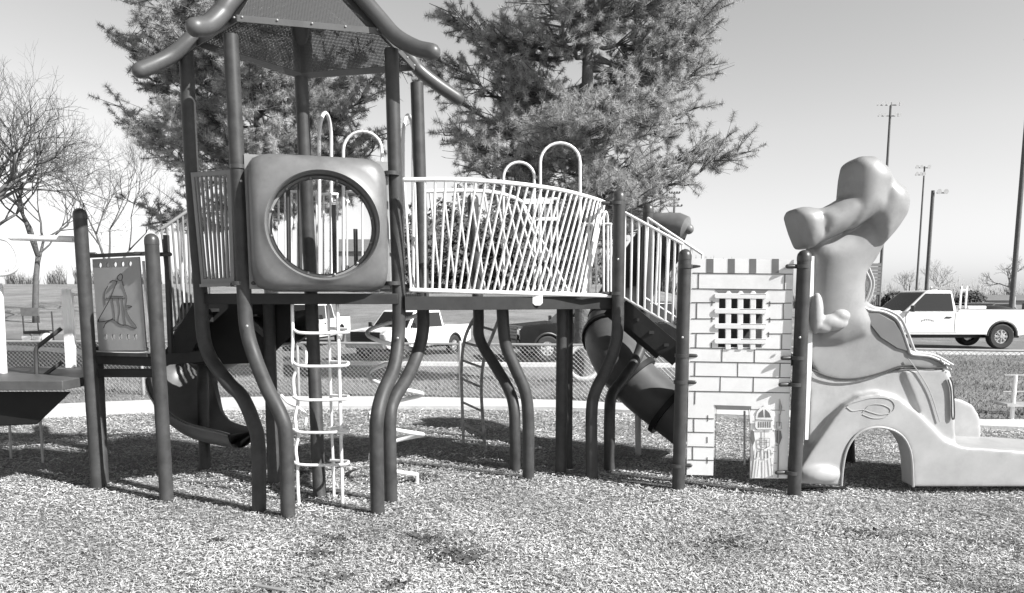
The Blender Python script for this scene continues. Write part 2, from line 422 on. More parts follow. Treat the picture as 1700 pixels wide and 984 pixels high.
def stuff_sticks():
    for (a, b, lb) in (((425, 980), (480, 990), 'short flat grey stick at the bottom edge of the mulch'),):
        p = G(*a); q = G(*b); p.z = q.z = 0.035
        mb = MB(); mb.bar(p, q, .03, .012); o = mb.build('stick', mat('grey_wood', .25, .8), bevel=.003); tag(o, lb, 'stick')
stuff_sticks()

# road, kerb, parking
RY0, RY1 = 23.2, 29.8
def road_y(x): return 0
def roadstrip(name, y0, y1, z, m, x0=-60, x1=60, th=None, slope=-0.03):
    mb = MB(); xs_ = np.arange(x0, x1 + .1, 2.0); n = len(xs_)
    zf = lambda x, y: gz(x, y) + z
    rows = [y0 + (y1 - y0) * k / 6 for k in range(7)]
    mb.v = [(x, y + slope * x, zf(x, y + slope * x)) for y in rows for x in xs_]
    mb.f = [(j * n + i, j * n + i + 1, (j + 1) * n + i + 1, (j + 1) * n + i) for j in range(6) for i in range(n - 1)]
    if th:
        o = len(mb.v)
        mb.v += [(x, y0 + slope * x, zf(x, y0 + slope * x) - th) for x in xs_]
        mb.f += [(i, o + i, o + i + 1, i + 1) for i in range(n - 1)]
    return tag(mb.build(name, m, fix=False, ang=60), kind='structure')
roadstrip('road', 23.4, 30.0, 0.03, ASPH)
roadstrip('kerb', 23.18, 23.4, 0.11, CURB, th=0.2)
roadstrip('parking_lot', 52, 75, 0.05, mat('parking_asphalt', .2, .9, .1, 1), x0=20, x1=110, slope=0)

# ============================================================ PLAY STRUCTURE
PS = empty('play_structure', (0, 7, 0))
tag(PS, 'big connected playground climber with mesh roofed tower, castle wall and moulded slide', 'playground climber')
class _P:  # parenting keeps world coordinates
    pass
def P(o, parent=None, label=None):
    pr = parent or PS
    o.parent = pr
    # matrix of parent chain
    off = Vector((0, 7, 0))
    if pr is PS: o.location = -off
    else: o.location = (0, 0, 0)
    if label: o['label'] = label
    return o

PR = 0.059
def post(pts, cap=True, r=PR, clamps=(), dy=0):
    ws = [W(*p) for p in pts[:-1]]
    b = pts[-1]; g_ = G(b[0], b[1]); 
    if len(b) > 2 and b[2]: g_ = W(b[0], b[1], b[2])
    g_.z = -0.05; ws.append(g_)
    path = catmull(ws, 6) if len(ws) > 2 else ws
    path = path[::-1]
    mb = MB(); mb.tube(path, r, 20)
    o = P(mb.build('post', POST))
    # joint collar / bolts
    if cap:
        d = (path[-1] - path[-2]).normalized(); t = path[-1]
        c = MB(); c.tube([t - d * .005, t + d * .03], r * 1.04, 20, cap='dome_end'); P(c.build('post_cap', CAPM), o)
    for (i, frac) in clamps: pass
    return o, path
def xy(*a): return a
def bent(pts, Yt, cap=True):
    """pts photo points, last is the foot; distance eases from Yt to the foot's"""
    Yb = G(*pts[-1]).y; n = len(pts); out = []
    ys_ = [p[1] for p in pts]
    for p in pts:
        f = sstep(560, 700, p[1]); out.append((p[0], p[1], Yt + (Yb - Yt) * f))
    return post(out, cap)
post([(133, 362, G(163, 812).y), (163, 812)])
post([(161, 605, 7.25), (170, 806)], cap=False)
post([(252, 405, G(277, 832).y), (277, 832)])
bent([(309, 84), (318, 280), (332, 470), (341, 573), (375, 630), (402, 659), (421, 702), (429, 742), (430, 850)], 6.5, False)
bent([(383, 58), (393, 250), (404, 460), (409, 541), (422, 590), (443, 643), (467, 691), (475, 732), (478, 860)], 6.15, False)
post([(500, 128, 6.85), (517, 504, 6.85), (531, 827)], False)
bent([(650, 82), (656, 300), (662, 480), (661, 561), (654, 610), (635, 655), (626, 695), (625, 744), (627, 855)], 6.5, False)
bent([(692, 138), (697, 300), (702, 504), (702, 549), (692, 590), (674, 630), (654, 663), (647, 704), (649, 836)], 7.0, False)
post([(446, 500, 7.3), (448, 578, 7.3), (455, 805)], False)
post([(336, 600, 8.0), (340, 782)], False)
bent([(785, 336), (794, 512), (796, 561), (819, 602), (843, 643), (853, 675), (855, 724), (856, 783)], 8.0, True)
bent([(833, 500), (834, 512), (839, 569), (855, 610), (872, 651), (877, 700), (877, 797)], 7.2, False)
post([(934, 500, 7.45), (931, 788)], False)
post([(942, 500, 7.75), (941, 780)], False)
bent([(1028, 332), (1027, 420), (1026, 480), (1024, 561), (1006, 614), (988, 651), (982, 691), (983, 797)], 7.2)
bent([(1076, 352), (1069, 533), (1061, 586), (1034, 630), (1016, 655), (1012, 691), (1012, 783)], 8.3)
YL = G(1125, 816).y; YM = G(1318, 826).y
post([(1137, 430, YL), (1126, 816)])
post([(1335, 432, YM), (1318, 826)])
post([(1408, 700, 7.9), (1411, 768)], False)

# clamps where panels meet posts
def clamp(px, py, Y, L=.07, side=1):
    c = W(px, py, Y); mb = MB()
    mb.tube([c + Vector((-L * side * .2, -.0, 0)), c + Vector((L * side, -.01, 0))], .019, 10, cap='dome')
    mb.tube([c + Vector((-.066 * side, 0, -.016)), c + Vector((-.066 * side, 0, .016))], .066, 16)
    P(mb.build('clamp', CAPM))
for c in [(409, 277, 6.15, .09, 1), (637, 288, 6.45, .07, -1), (640, 470, 6.45, .07, -1), (412, 470, 6.15, .05, 1), (1013, 337, 7.2, .07, -1), (1012, 487, 7.2, .07, -1),
          (1150, 442, YL, .06, 1), (1144, 590, YL, .06, 1), (1142, 634, YL, .06, 1), (1135, 772, YL, .06, 1),
          (1320, 442, YM, .07, -1), (1312, 594, YM, .07, -1), (1308, 638, YM, .07, -1), (1302, 784, YM, .07, -1),
          (150, 422, 7.0, .05, 1), (236, 421, 6.72, .06, -1), (270, 422, 6.7, .07, 1), (162, 578, 7.0, .05, 1)]:
    clamp(*c)

# --- roof
roof = P(empty('roof')); 
EV = {'A': (326, 72, 6.5), 'B': (394, 30, 6.15), 'D': (634, 52, 6.5), 'E': (688, 112, 7.0), 'C': (500, 126, 6.9)}
apex = W(490, -128, 6.65)
def roof_panel(a, b):
    p, q = W(*EV[a]), W(*EV[b]); t = apex
    mid = (p + q + t) / 3
    ap = t + ((p + q) / 2 - t) * .08
    nrm = (q - p).cross(ap - p).normalized()
    u = (q - p).normalized(); v = nrm.cross(u)
    wv = u * .06
    pts = [p, q, ap + wv, ap - wv]
    me = bpy.data.meshes.new('roof_panel')
    vs = pts + [x + nrm * .003 for x in pts]
    me.from_pydata([tuple(x) for x in vs], [], [(0, 1, 2, 3), (7, 6, 5, 4), (0, 4, 5, 1), (1, 5, 6, 2), (2, 6, 7, 3), (3, 7, 4, 0)])
    uv = me.uv_layers.new(name='UVMap')
    for lp in me.loops:
        c = Vector(vs[lp.vertex_index]) - p; uv.data[lp.index].uv = (c.dot(u), c.dot(v))
    o = finish(me, 'roof_panel', PERF, None, False); P(o, roof)
    # folded hem with bolts is part of the roof frame
    mb = MB(); mb.bar(p, q, .012, .05); 
    P(mb.build('eave_hem', RIBM), roof)
    for k in range(5):
        c = p.lerp(q, .04 + .23 * k); out = (c - Vector((apex.x, apex.y, c.z))).normalized(); bb = MB()
        bb.ball(c + out * .012 + Vector((0, 0, .01)), .009, 8, 6)
        P(bb.build('bolt', STEEL), roof)
for a, b in (('A', 'B'), ('B', 'D'), ('D', 'E'), ('E', 'C'), ('C', 'A')): roof_panel(a, b)
def rib(pts, r):
    ws = [apex] + [W(*p) for p in pts]; path = catmull(ws, 7)
    mb = MB(); mb.tube(path, [r] * len(path), 18, cap='dome_end'); o = P(mb.build('rib', RIBM), roof)
    return o
rib([(440, -62, 6.4), (383, 0, 6.2), (366, 24, 6.15), (345, 42, 6.05), (324, 45, 5.95)], .072)
rib([(545, -62, 6.55), (604, 0, 6.5), (631, 31, 6.48), (657, 60, 6.42), (690, 79, 6.35), (718, 86, 6.3)], .066)
rib([(410, -30, 6.58), (340, 42, 6.52), (309, 72, 6.45), (285, 92, 6.4), (258, 106, 6.32), (232, 117, 6.25)], .062)
rib([(590, 0, 6.85), (674, 88, 7.02), (695, 115, 7.08), (726, 140, 7.15), (760, 163, 7.25)], .06)
rib([(498, 20, 6.8), (502, 80, 6.95), (503, 118, 7.12), (503, 112, 7.35), (503, 98, 7.6)], .085)
mb = MB(); mb.ball(apex + Vector((0, 0, .05)), .16, 16, 10); P(mb.build('apex_cap', RIBM), roof)

# --- decks
def deck(name, poly, ztop, th=.09, m=DECK, label=None):
    mb = MB(); pl = [(p.x, p.y) for p in poly]
    mb.prism([pl], lambda x, y: (x, y, ztop), (0, 0, -th)); o = P(mb.build(name, m, bevel=.006)); return o
B_, D_, A_, E_, C_ = W(405, 495, 6.12), W(660, 495, 6.42), W(333, 495, 6.5), W(704, 495, 7.0), W(517, 495, 6.95)
TD = W(530, 487, 6.3).z
deck('tower_deck', [B_, D_, E_, Vector((-1.0, 7.6, 0)), Vector((-2.6, 7.9, 0)), A_], TD)
# bridge deck between tower and second platform
deck('bridge_deck', [W(672, 500, 6.43), W(760, 500, 6.61), W(850, 500, 6.81), W(920, 500, 7.0), W(965, 500, 7.17), W(1018, 500, 7.25), Vector((1.15, 8.3, 0)), Vector((-.3, 8.3, 0)), W(702, 500, 7.3)], W(850, 492, 6.95).z, .12)
mb = MB(); c = W(892, 495, 6.9)
mb.prism([[(884, 484), (901, 484), (901, 503), (897, 507), (888, 507), (884, 503)]], lambda x, y: W(x, y, 6.9), (0, .01, 0)); P(mb.build('bracket', WHITE, bevel=.002))

# --- barriers
def resamp(path, n):
    L = [0]
    for i in range(1, len(path)): L.append(L[-1] + (path[i] - path[i - 1]).length)
    out = []
    for k in range(n):
        d = L[-1] * k / (n - 1); i = 1
        while i < len(L) - 1 and L[i] < d: i += 1
        f = (d - L[i - 1]) / max(1e-9, L[i] - L[i - 1]); out.append(path[i - 1].lerp(path[i], f))
    return out
def barrier(name, top, bot, n, m=WHITE, rt=.019, rb=.0105, t0=0, t1=1, cl=True, label=None):
    tp = catmull([W(*p) for p in top], 8); bp = catmull([W(*p) for p in bot], 8)
    mb = MB(); mb.tube(tp, rt, 10, cap='dome'); mb.tube(bp, rt * .95, 10, cap='dome')
    a = resamp(tp, n); b = resamp(bp, n)
    for i in range(n): mb.tube([a[i], b[i]], rb, 8)
    return P(mb.build(name, m), None, label)
# bowed near rail
barrier('bowed_railing', [(671, 298, 6.33), (760, 298, 6.35), (850, 304, 6.55), (930, 315, 6.95), (985, 329, 7.4), (1004, 336, 7.75)],
        [(682, 481, 6.42), (760, 483, 6.6), (850, 486, 6.8), (920, 488, 7.0), (962, 489, 7.15), (972, 488, 7.3)], 30)
mb = MB(); mb.tube([W(680, 481, 6.42), W(1014, 491, 7.22)], .019, 10); mb.tube([W(1003, 336, 7.75), W(1014, 338, 7.25)], .017, 10); P(mb.build('rail_tie', WHITE))
# far bowed rail
barrier('bowed_railing', [(690, 318, 7.15), (760, 316, 7.3), (820, 319, 7.45), (860, 331, 7.7), (872, 345, 7.9)],
        [(706, 482, 7.25), (790, 484, 7.6), (860, 485, 7.85), (915, 486, 8.05), (945, 486, 8.2)], 11, rb=.0105)
# hoops (entry handholds)
def hoop(x0, x1, ytop, ybot, Y, Y2=None, r=.0155, label=None):
    Y2 = Y2 or Y; cx = (x0 + x1) / 2; rx = (x1 - x0) / 2; a = W(x0, ytop, Y); b = W(x1, ytop, Y2)
    rr = (b - a).length / 2; rp = rr / Y * F; yc = ytop + rp
    pts = [W(x0, ybot, Y), W(x0, (ybot + yc) / 2, Y)]
    for k in range(13):
        t = math.pi * k / 12; pts.append(W(cx - rx * math.cos(t), yc - rp * math.sin(t), Y + (Y2 - Y) * (1 - math.cos(t)) / 2))
    pts += [W(x1, (ybot + yc) / 2, Y2), W(x1, ybot, Y2)]
    mb = MB(); mb.tube(pts, r, 10); return P(mb.build('entry_hoop', WHITE), None, label)
hoop(530, 550, 187, 480, 7.3, 7.85, .017)
hoop(570, 634, 218, 480, 7.7)
hoop(669, 686, 191, 480, 7.1, 7.6, .017)
hoop(836, 887, 269, 480, 8.1)
hoop(897, 963, 237, 480, 7.9)
hoop(1002, 1009, 351, 486, 7.6, 7.8, .012)
# panels of straight bars at the back of the tower and bridge
def barpanel(x0, x1, y0, y1, Y0, Y1, n, m=WHITE, rb=.0105, rt=.015, name='bar_panel'):
    return barrier(name, [(x0, y0, Y0), (x1, y0, Y1)], [(x0, y1, Y0), (x1, y1, Y1)], n, m, rt, rb)
barpanel(452, 505, 318, 482, 7.75, 7.75, 6)
barpanel(514, 560, 322, 482, 7.7, 7.85, 5)
barpanel(576, 628, 318, 482, 7.6, 7.3, 3)
barpanel(895, 925, 330, 486, 8.1, 8.1, 4)
barpanel(966, 1014, 372, 488, 7.9, 7.7, 5)
mb = MB()
mb.box(W(893, 334, 7.9), (.32, .03, .05)); mb.box(W(906, 363, 8.0), (.3, .03, .035))
P(mb.build('cross_bar', WHITE))
# grey uprights seen through the bubble
mb = MB()
for x, y0, y1 in ((478, 305, 470), (497, 300, 470), (554, 340, 470), (590, 380, 470)): mb.tube([W(x, y0, 7.5), W(x + 2, y1, 7.5)], .022, 8)
P(mb.build('climber_upright', POST))

# --- slatted panel between the two left tower posts
def slat_panel():
    Yf = lambda x: 6.42 - (x - 318) / 66 * .22
    f3 = lambda x, y: W(x, y, Yf(x))
    L = [(316, 286), (383, 281), (389, 471), (334, 474)]
    Hh = [(322, 294), (376, 290), (382, 460), (338, 463)]
    mb = MB(); mb.prism([L, Hh], f3, (0.01, .03, 0)); o = P(mb.build('slatted_panel', SLAT, bevel=.004))
    s = MB(); n = 7
    for k in range(n):
        f = (k + .5) / n; a = f3(322 + 54 * f, 292); b = f3(338 + 44 * f, 462)
        s.bar(a + Vector((0, .01, 0)), b + Vector((0, .01, 0)), .012, .036)
    P(s.build('slat', SLAT), o)
    d = MB(); d.bar(f3(335, 474) + Vector((0, -.01, 0)), f3(386, 472) + Vector((0, -.01, 0)), .04, .025); P(d.build('base_rail', SLAT), o)
slat_panel()
barrier('bar_panel', [(330, 296, 7.2), (400, 300, 7.6)], [(334, 470, 7.2), (404, 474, 7.6)], 6)

# --- bubble window panel
def bubble():
    bl = W(409, 375, 6.12); br = W(655, 375, 6.47); u = (br - bl).normalized(); u.z = 0; u.normalize()
    v = Vector((0, 0, 1)); wn = u.cross(v)  # towards camera (-Y)
    if wn.y > 0: wn = -wn
    c = W(531, 373, 6.27); N = 72
    def loop(hw, hh, ex, d, cx=0, cz=0):
        out = []
        for k in range(N):
            t = 2 * math.pi * k / N; ct, st = math.cos(t), math.sin(t)
            x = math.copysign(abs(ct) ** (2 / ex), ct) * hw; z = math.copysign(abs(st) ** (2 / ex), st) * hh
            # spread points evenly by angle
            r = 1 / ((abs(ct) / hw) ** ex + (abs(st) / hh) ** ex) ** (1 / ex); x, z = ct * r, st * r
            out.append(c + u * (x + cx) + v * (z + cz) + wn * d)
        return out
    LP = [loop(.555, .55, 9, -.03), loop(.555, .55, 9, .0), loop(.55, .545, 8, .06), loop(.54, .535, 6.5, .11), loop(.515, .512, 5, .15), loop(.487, .482, 3.2, .172, .01, -.01), loop(.472, .46, 2.4, .18, .015, -.015),
          loop(.462, .446, 2, .196, .02, -.02), loop(.452, .436, 2, .2, .02, -.02), loop(.442, .426, 2, .19, .02, -.02), loop(.436, .42, 2, .14, .02, -.02), loop(.43, .415, 2, .02, .02, -.02), loop(.43, .415, 2, -.03, .02, -.02)]
    mb = MB(); vs = [p for lp in LP for p in lp]; n = len(LP); fs = []
    for i in range(n):
        j = (i + 1) % n
        for k in range(N): k2 = (k + 1) % N; fs.append((i * N + k, i * N + k2, j * N + k2, j * N + k))
    mb.add(vs, fs); o = P(mb.build('bubble_panel', PANEL, ang=50))
    fl = MB(); fl.box(c + wn * -.01, (1.12, .02, 1.05), rz=math.atan2(u.y, u.x))
    # flange as a frame
    f2 = MB(); W2 = lambda x, z: c + u * x + v * z + wn * -.02
    f2.prism([[(-.575, -.53), (.575, -.53), (.575, .545), (-.575, .545)], [(.45 * math.cos(2 * math.pi * k / 40), -.01 + .45 * math.sin(2 * math.pi * k / 40)) for k in range(40)]], W2, -wn * .015)
    P(f2.build('flange', SLAT, bevel=.003), o)
    ring = MB(); ring.tube([c + u * (.418 * math.cos(2 * math.pi * k / 48) + .02) + v * (.403 * math.sin(2 * math.pi * k / 48) - .02) + wn * .03 for k in range(48)], .018, 8, closed=True)
    P(ring.build('clamp_ring', SLAT), o)
    for k in range(12):
        bt = MB(); t = 2 * math.pi * (k + .4) / 12; bt.ball(c + u * (.41 * math.cos(t) + .02) + v * (.395 * math.sin(t) - .02) + wn * .055, .011, 8, 6)
        P(bt.build('bolt', STEEL), o)
    # clear dome
    rings = []; M = 8
    dm = MB(); vs = []; fs = []
    for i in range(M + 1):
        a = (i / M) * math.pi / 2; rr = math.cos(a)
        for k in range(40):
            t = 2 * math.pi * k / 40; vs.append(c + u * (.41 * rr * math.cos(t) + .02) + v * (.395 * rr * math.sin(t) - .02) + wn * (.03 + .16 * math.sin(a)))
    for i in range(M):
        for k in range(40): k2 = (k + 1) % 40; fs.append((i * 40 + k, i * 40 + k2, (i + 1) * 40 + k2, (i + 1) * 40 + k))
    dm.add(vs, fs); P(dm.build('clear_dome', BUB, ang=180), o)
bubble()

# --- routed board with robed figure on the left
def figure_board():
    Yf = lambda x: 7.0 - (x - 148) / 95 * .28
    f3 = lambda x, y, d=0: W(x, y, Yf(x)) + Vector((0, -d, 0))
    outer = [(153, 430), (231, 426), (243, 581), (164, 582)]
    # holes
    holes = [circle_px(176 + i * 12.3 + .0, 559, 2.8, 5, 10) for i in range(5)]
    top = [circle_px(166 + i * 12.5, 440 - .6 * i, 2.8, 4.5, 10) for i in range(5)]
    mb = MB(); mb.prism([outer] + holes + top, f3, (0, .02, 0)); o = P(mb.build('figure_board', mat('board_grey', .34, .45, .1, 4), ang=30), None, 'routed grey board with a robed figure and rows of round holes')
    fr = MB(); fr.tube(catmull([f3(148, 436, .0), f3(147, 500), f3(152, 573), f3(162, 584), f3(206, 586), f3(243, 585), f3(249, 575), f3(243, 500), f3(238, 433)], 5), .012, 8)
    P(fr.build('board_frame', mat('frame_grey', .5, .45)), o)
    for a_, b_ in ((f3(146, 425), f3(232, 421)), (f3(154, 587), f3(246, 589))):
        rl = MB(); rl.bar(a_, b_, .035, .033); P(rl.build('board_rail', POST), o)
    ln = MB()
    S = lambda pts, r=.0035: ln.tube(catmull([f3(p[0], p[1], .002) for p in pts], 4), r, 5)
    sc_ = lambda pts: [((x) * .2847 + 0, (y) * .2847 + 440) for x, y in pts]
    for pts in ([(690, 60), (705, 50), (715, 65), (708, 90), (690, 85), (684, 70), (690, 60)],
                [(684, 92), (665, 140), (645, 190), (625, 230), (575, 320), (590, 330), (640, 320), (660, 310)],
                [(712, 92), (725, 140), (740, 190), (735, 250), (760, 310), (795, 355), (785, 368), (745, 350)],
                [(620, 192), (730, 192)], [(640, 180), (720, 182)], [(740, 235), (770, 240), (745, 250)],
                [(640, 100), (660, 88), (680, 95)], [(655, 190), (665, 250), (672, 320)], [(690, 195), (700, 260), (690, 330), (720, 352)],
                [(715, 195), (722, 260), (735, 350)], [(605, 365), (620, 335), (660, 318), (700, 345), (745, 350)], [(615, 230), (612, 160), (630, 120)]):
        S(sc_(pts))
    P(ln.build('routed_figure', LINE), o)
figure_board()

# --- left low decks, steps, handrails
YA = 6.95
def beam(p, q, wd, ht, name='beam', m=DECK):
    mb = MB(); mb.bar(p, q, wd, ht); return P(mb.build(name, m, bevel=.004))
deck('step_deck', [W(158, 600, 7.0), W(275, 600, 6.7), W(300, 600, 7.6), W(158, 600, 8.0)], W(200, 590, 6.9).z, .09)
beam(W(160, 619, 7.0), W(262, 619, 6.75), .03, .08)
beam(W(262, 598, 6.7), W(345, 590, 6.7), .03, .1)
deck('low_deck', [W(-90, 640, 6.55), W(104, 640, 6.6), W(150, 640, 7.0), W(150, 640, 8.0), W(-90, 640, 8.0)], W(50, 632, 6.6).z, .085, mat('low_deck_coating', .07, .5, .2, 8))
def bucket():
    mb = MB()
    t = [W(-80, 650, 6.65), W(118, 650, 6.8), W(118, 650, 7.6), W(-80, 650, 7.6)]; b = [W(-80, 711, 6.7), W(62, 704, 6.8), W(62, 704, 7.4), W(-80, 711, 7.4)]
    mb.add(t + b, [(0, 1, 2, 3), (7, 6, 5, 4), (0, 4, 5, 1), (1, 5, 6, 2), (2, 6, 7, 3), (3, 7, 4, 0)]); P(mb.build('step_skirt', DARKP, bevel=.01))
bucket()
for x0, y0, x1, y1, Y in ((16, 700, 18, 762, 7.9), (67, 695, 71, 769, 7.7)):
    mb = MB(); g_ = G(x1, y1); mb.tube([W(x0, y0, g_.y), g_ - Vector((0, 0, .03))], .014, 8); P(mb.build('thin_leg', STEEL))
mb = MB(); mb.tube([W(-80, 390, 7.0), W(4, 393, 7.0), W(122, 397, 7.0)], .03, 12); P(mb.build('overhead_rail', WHITE))
mb = MB(); mb.tube(catmull([W(-40, 392, 6.95), W(2, 396, 6.95), W(18, 404, 6.95), W(29, 424, 6.95), W(28, 444, 6.95), W(12, 455, 6.95), W(-20, 456, 6.95)], 6), .017, 10); P(mb.build('hand_loop', WHITE))
mb = MB(); mb.tube([W(-2, 470, 7.3), W(6, 628, 7.3)], .035, 12); P(mb.build('white_upright', WHITE))
def steps_box():
    mb = MB(); mb.bar(W(108, 480, 7.9), W(116, 628, 7.9), .05, .05); mb.bar(W(113, 480, 7.9), W(122, 628, 7.9), .05, .03); P(mb.build('rear_upright', WHITE))
    mb = MB(); mb.tube(catmull([W(124, 488, 8.0), W(120, 492, 8.0), W(124, 560, 8.0), W(125, 612, 8.0), W(130, 617, 8.0), W(150, 616, 8.0)], 3), .012, 8); mb.tube([W(122, 489, 8.0), W(150, 489, 8.0)], .012, 8); P(mb.build('rear_frame', WHITE))
    mb = MB(); mb.tube(catmull([W(61, 630, 7.2), W(60, 600, 7.2), W(60, 580, 7.2), W(68, 571, 7.22), W(102, 545, 7.3)], 5), .02, 10); mb.tube([W(66, 628, 7.2), W(104, 600, 7.3)], .018, 10); P(mb.build('hand_rail', POST))
steps_box()
# stair flight up to the tower with sloping rail
barrier('stair_railing', [(268, 380, 6.85), (320, 344, 7.0)], [(286, 548, 6.85), (324, 514, 7.0)], 7, SLAT, .016, .0105)
barrier('stair_railing', [(300, 372, 7.6), (345, 344, 7.7)], [(306, 530, 7.6), (348, 500, 7.7)], 5, WHITE, .014, .0105)
mb = MB(); mb.bar(W(276, 390, 6.8), W(284, 588, 6.8), .035, .05); P(mb.build('rail_post', POST))
def stairs(p0, p1, wy, n, name='stair_flight', m=DECK):
    p0 = Vector(p0); p1 = Vector(p1); mb = MB(); d = p1 - p0
    for k in range(n):
        f = (k + .5) / n; c = p0 + d * f + Vector((0, wy / 2, 0)); mb.box(c, (abs(d.x) / n * 1.1, wy, .03)); mb.box(c + Vector((math.copysign(abs(d.x) / n / 2, d.x) * 1, 0, -abs(d.z) / n / 2)), (.01, wy, abs(d.z) / n))
    for y in (0, wy): mb.bar(p0 + Vector((0, y, -.06)), p1 + Vector((0, y, -.06)), .02, .2)
    return P(mb.build(name, m))
a = W(335, 505, 6.95); b = W(285, 590, 6.85); stairs(a, b, .8, 4)

# --- left curved slide (dark trough)
def trough(path, wd, depth, th, name, m, bank=None, flat=0.0):
    path = [Vector(p) for p in path]; n = len(path); prof = []
    for k in range(11):
        t = math.pi * k / 10; prof.append((-math.cos(t) * wd / 2, -math.sin(t) * depth))
    prof = [(-wd / 2 - .03, .0), (-wd / 2 - .03, .03), (-wd / 2, .03)] + prof + [(wd / 2, .03), (wd / 2 + .03, .03), (wd / 2 + .03, 0)]
    inner = prof; outer = [(x * (1 + 2 * th / wd), z - th) for x, z in prof][::-1]
    ring = inner + outer; m_ = len(ring); vs = []
    for i in range(n):
        t = (path[min(i + 1, n - 1)] - path[max(i - 1, 0)]).normalized(); side = t.cross(Vector((0, 0, 1))).normalized(); up = side.cross(t)
        if bank: up = Matrix.Rotation(bank, 3, t) @ up; side = Matrix.Rotation(bank, 3, t) @ side
        zf_ = 1 - flat * sstep(.45, 1, i / (n - 1))
        for x, z in ring: vs.append(path[i] + side * x + up * z * zf_)
    fs = []
    for i in range(n - 1):
        for k in range(m_): k2 = (k + 1) % m_; fs.append((i * m_ + k, i * m_ + k2, (i + 1) * m_ + k2, (i + 1) * m_ + k))
    fs.append(tuple(range(m_))); fs.append(tuple((n - 1) * m_ + k for k in range(m_ - 1, -1, -1)))
    mb = MB(); mb.add(vs, fs); return P(mb.build(name, m, ang=60))
sp = catmull([W(475, 520, 7.5), W(440, 530, 7.8), W(385, 555, 8.1), W(325, 590, 8.25), W(303, 625, 8.1), W(312, 665, 7.8), W(345, 700, 7.65), W(405, 718, 7.6)], 8)
trough(sp, .62, .3, .02, 'curved_slide', mat('slide_plastic', .12, .35, .2, 4), bank=R(-6), flat=.45)
def slide_shroud():
    mb = MB(); f3 = lambda x, y: W(x, y, 7.35)
    mb.prism([[(300, 502), (486, 502), (484, 555), (452, 588), (425, 603), (330, 606), (290, 598), (285, 560)]], f3, (0, .05, 0)); P(mb.build('slide_shroud', DARKP, bevel=.02))
slide_shroud()
mb = MB(); mb.tube([G(402, 745) + Vector((0, 0, -.05)), W(402, 728, G(402, 745).y)], .03, 10); P(mb.build('slide_foot', STEEL))

# --- loop ladder under the tower
def loop_ladder():
    mb = MB(); Yn, Yb = 6.33, 6.52
    mb.tube([W(560, 502, Yn + .05), W(563, 600, Yn), W(569, 848, Yn)], .0145, 10)
    mb.tube([W(545, 502, Yb), W(548, 622, Yb), W(555, 838, Yb)], .0125, 10)
    lp = [(485, 504), (486, 560), (485, 600), (492, 612), (487, 628), (489, 655), (495, 665), (490, 690), (492, 712), (496, 722), (491, 745), (494, 772), (494, 800), (497, 850)]
    mb.tube(catmull([W(x, y, Yn) for x, y in lp], 5), .0145, 10)
    o = P(mb.build('loop_ladder', WHITE))
    for y in (551, 606, 662, 716, 770):
        r = MB(); r.tube(catmull([W(487, y - 4, Yn), W(498, y + 1, Yn - .03), W(530, y + 2, Yn - .03), W(568, y + 1, Yn - .02), W(577, y - 1, Yn), W(578, y - 4, Yn + .05), W(571, y - 5, Yn + .1), W(549, y - 6, Yb)], 5), .0135, 10); P(r.build('rung', WHITE), o)
    h = MB(); h.tube(catmull([W(493, 570, 6.6), W(503, 574, 6.6), W(508, 585, 6.6), W(508, 603, 6.6)], 5), .014, 8)
    h.tube(catmull([W(466, 655, 6.45), W(478, 668, 6.45), W(498, 678, 6.4), (W(508, 690, 6.4)), W(507, 705, 6.4)], 5), .013, 8); P(h.build('side_hook', WHITE), o)
loop_ladder()
# --- spiral climber
def spiral():
    mb = MB(); c = W(656, 600, 7.2); pts = []; r = .262
    z0, z1 = .10, 1.72; T = 4.0
    for k in range(int(T * 22) + 1):
        t = k / 22; a = 2 * math.pi * t - .6; z = z1 + (z0 - z1) * t / T; pts.append(Vector((c.x + r * math.cos(a), c.y + r * math.sin(a), z)))
    mb.tube(pts, .02, 10); mb.tube([pts[-1], pts[-1] - Vector((0, 0, .2))], .016, 8); 
    P(mb.build('spiral_climber', WHITE))
spiral()
# --- rear arch ladder
def arch_ladder():
    Yt, Yb = 8.2, 8.6; f = lambda x, y: W(x, y, Yt + (Yb - Yt) * sstep(520, 640, y))
    L = [(800, 512), (782, 537), (770, 569), (766, 614), (767, 660), (769, 722), (770, 735)]; Rr = [(832, 520), (819, 553), (804, 594), (799, 643), (802, 700), (806, 752)]
    mb = MB(); a = catmull([f(*p) for p in L], 6); b = catmull([f(*p) for p in Rr], 6); mb.tube(a, .019, 8); mb.tube(b, .019, 8); o = P(mb.build('arch_ladder', SHADEBAR))
    for k in range(6):
        t = .12 + k * .15; r = MB(); r.tube([resamp(a, 101)[int(t * 100)], resamp(b, 101)[int(t * 100)]], .014, 8); P(r.build('rung', SHADEBAR), o)
arch_ladder()

# --- stairs from second platform down to the castle platform
sa, sb = W(1032, 498, 7.25), W(1130, 562, 7.0)
stairs(W(1030, 500, 7.3), W(1128, 583, 7.1), .8, 4)
barrier('stair_railing', [(1038, 353, 7.22), (1133, 405, 7.0)], [(1036, 494, 7.22), (1128, 546, 7.0)], 9, WHITE, .014, .0125)
barrier('stair_railing', [(1076, 362, 8.0), (1166, 422, 7.8)], [(1070, 494, 8.0), (1160, 550, 7.8)], 6, WHITE, .014, .0125)
PZ = W(1200, 588, 7.1).z
deck('castle_platform', [W(1130, 590, 7.05), W(1335, 590, 6.85), Vector((2.7, 7.9, 0)), Vector((1.6, 7.9, 0))], PZ, .09)
mb = MB(); mb.prism([[(1178, 470), (1282, 470), (1282, 588), (1178, 588)]], lambda x, y: W(x, y, 7.5), (0, .03, 0)); P(mb.build('rear_board', mat('rear_board_plastic', .05, .6, .4, 9), bevel=.006))

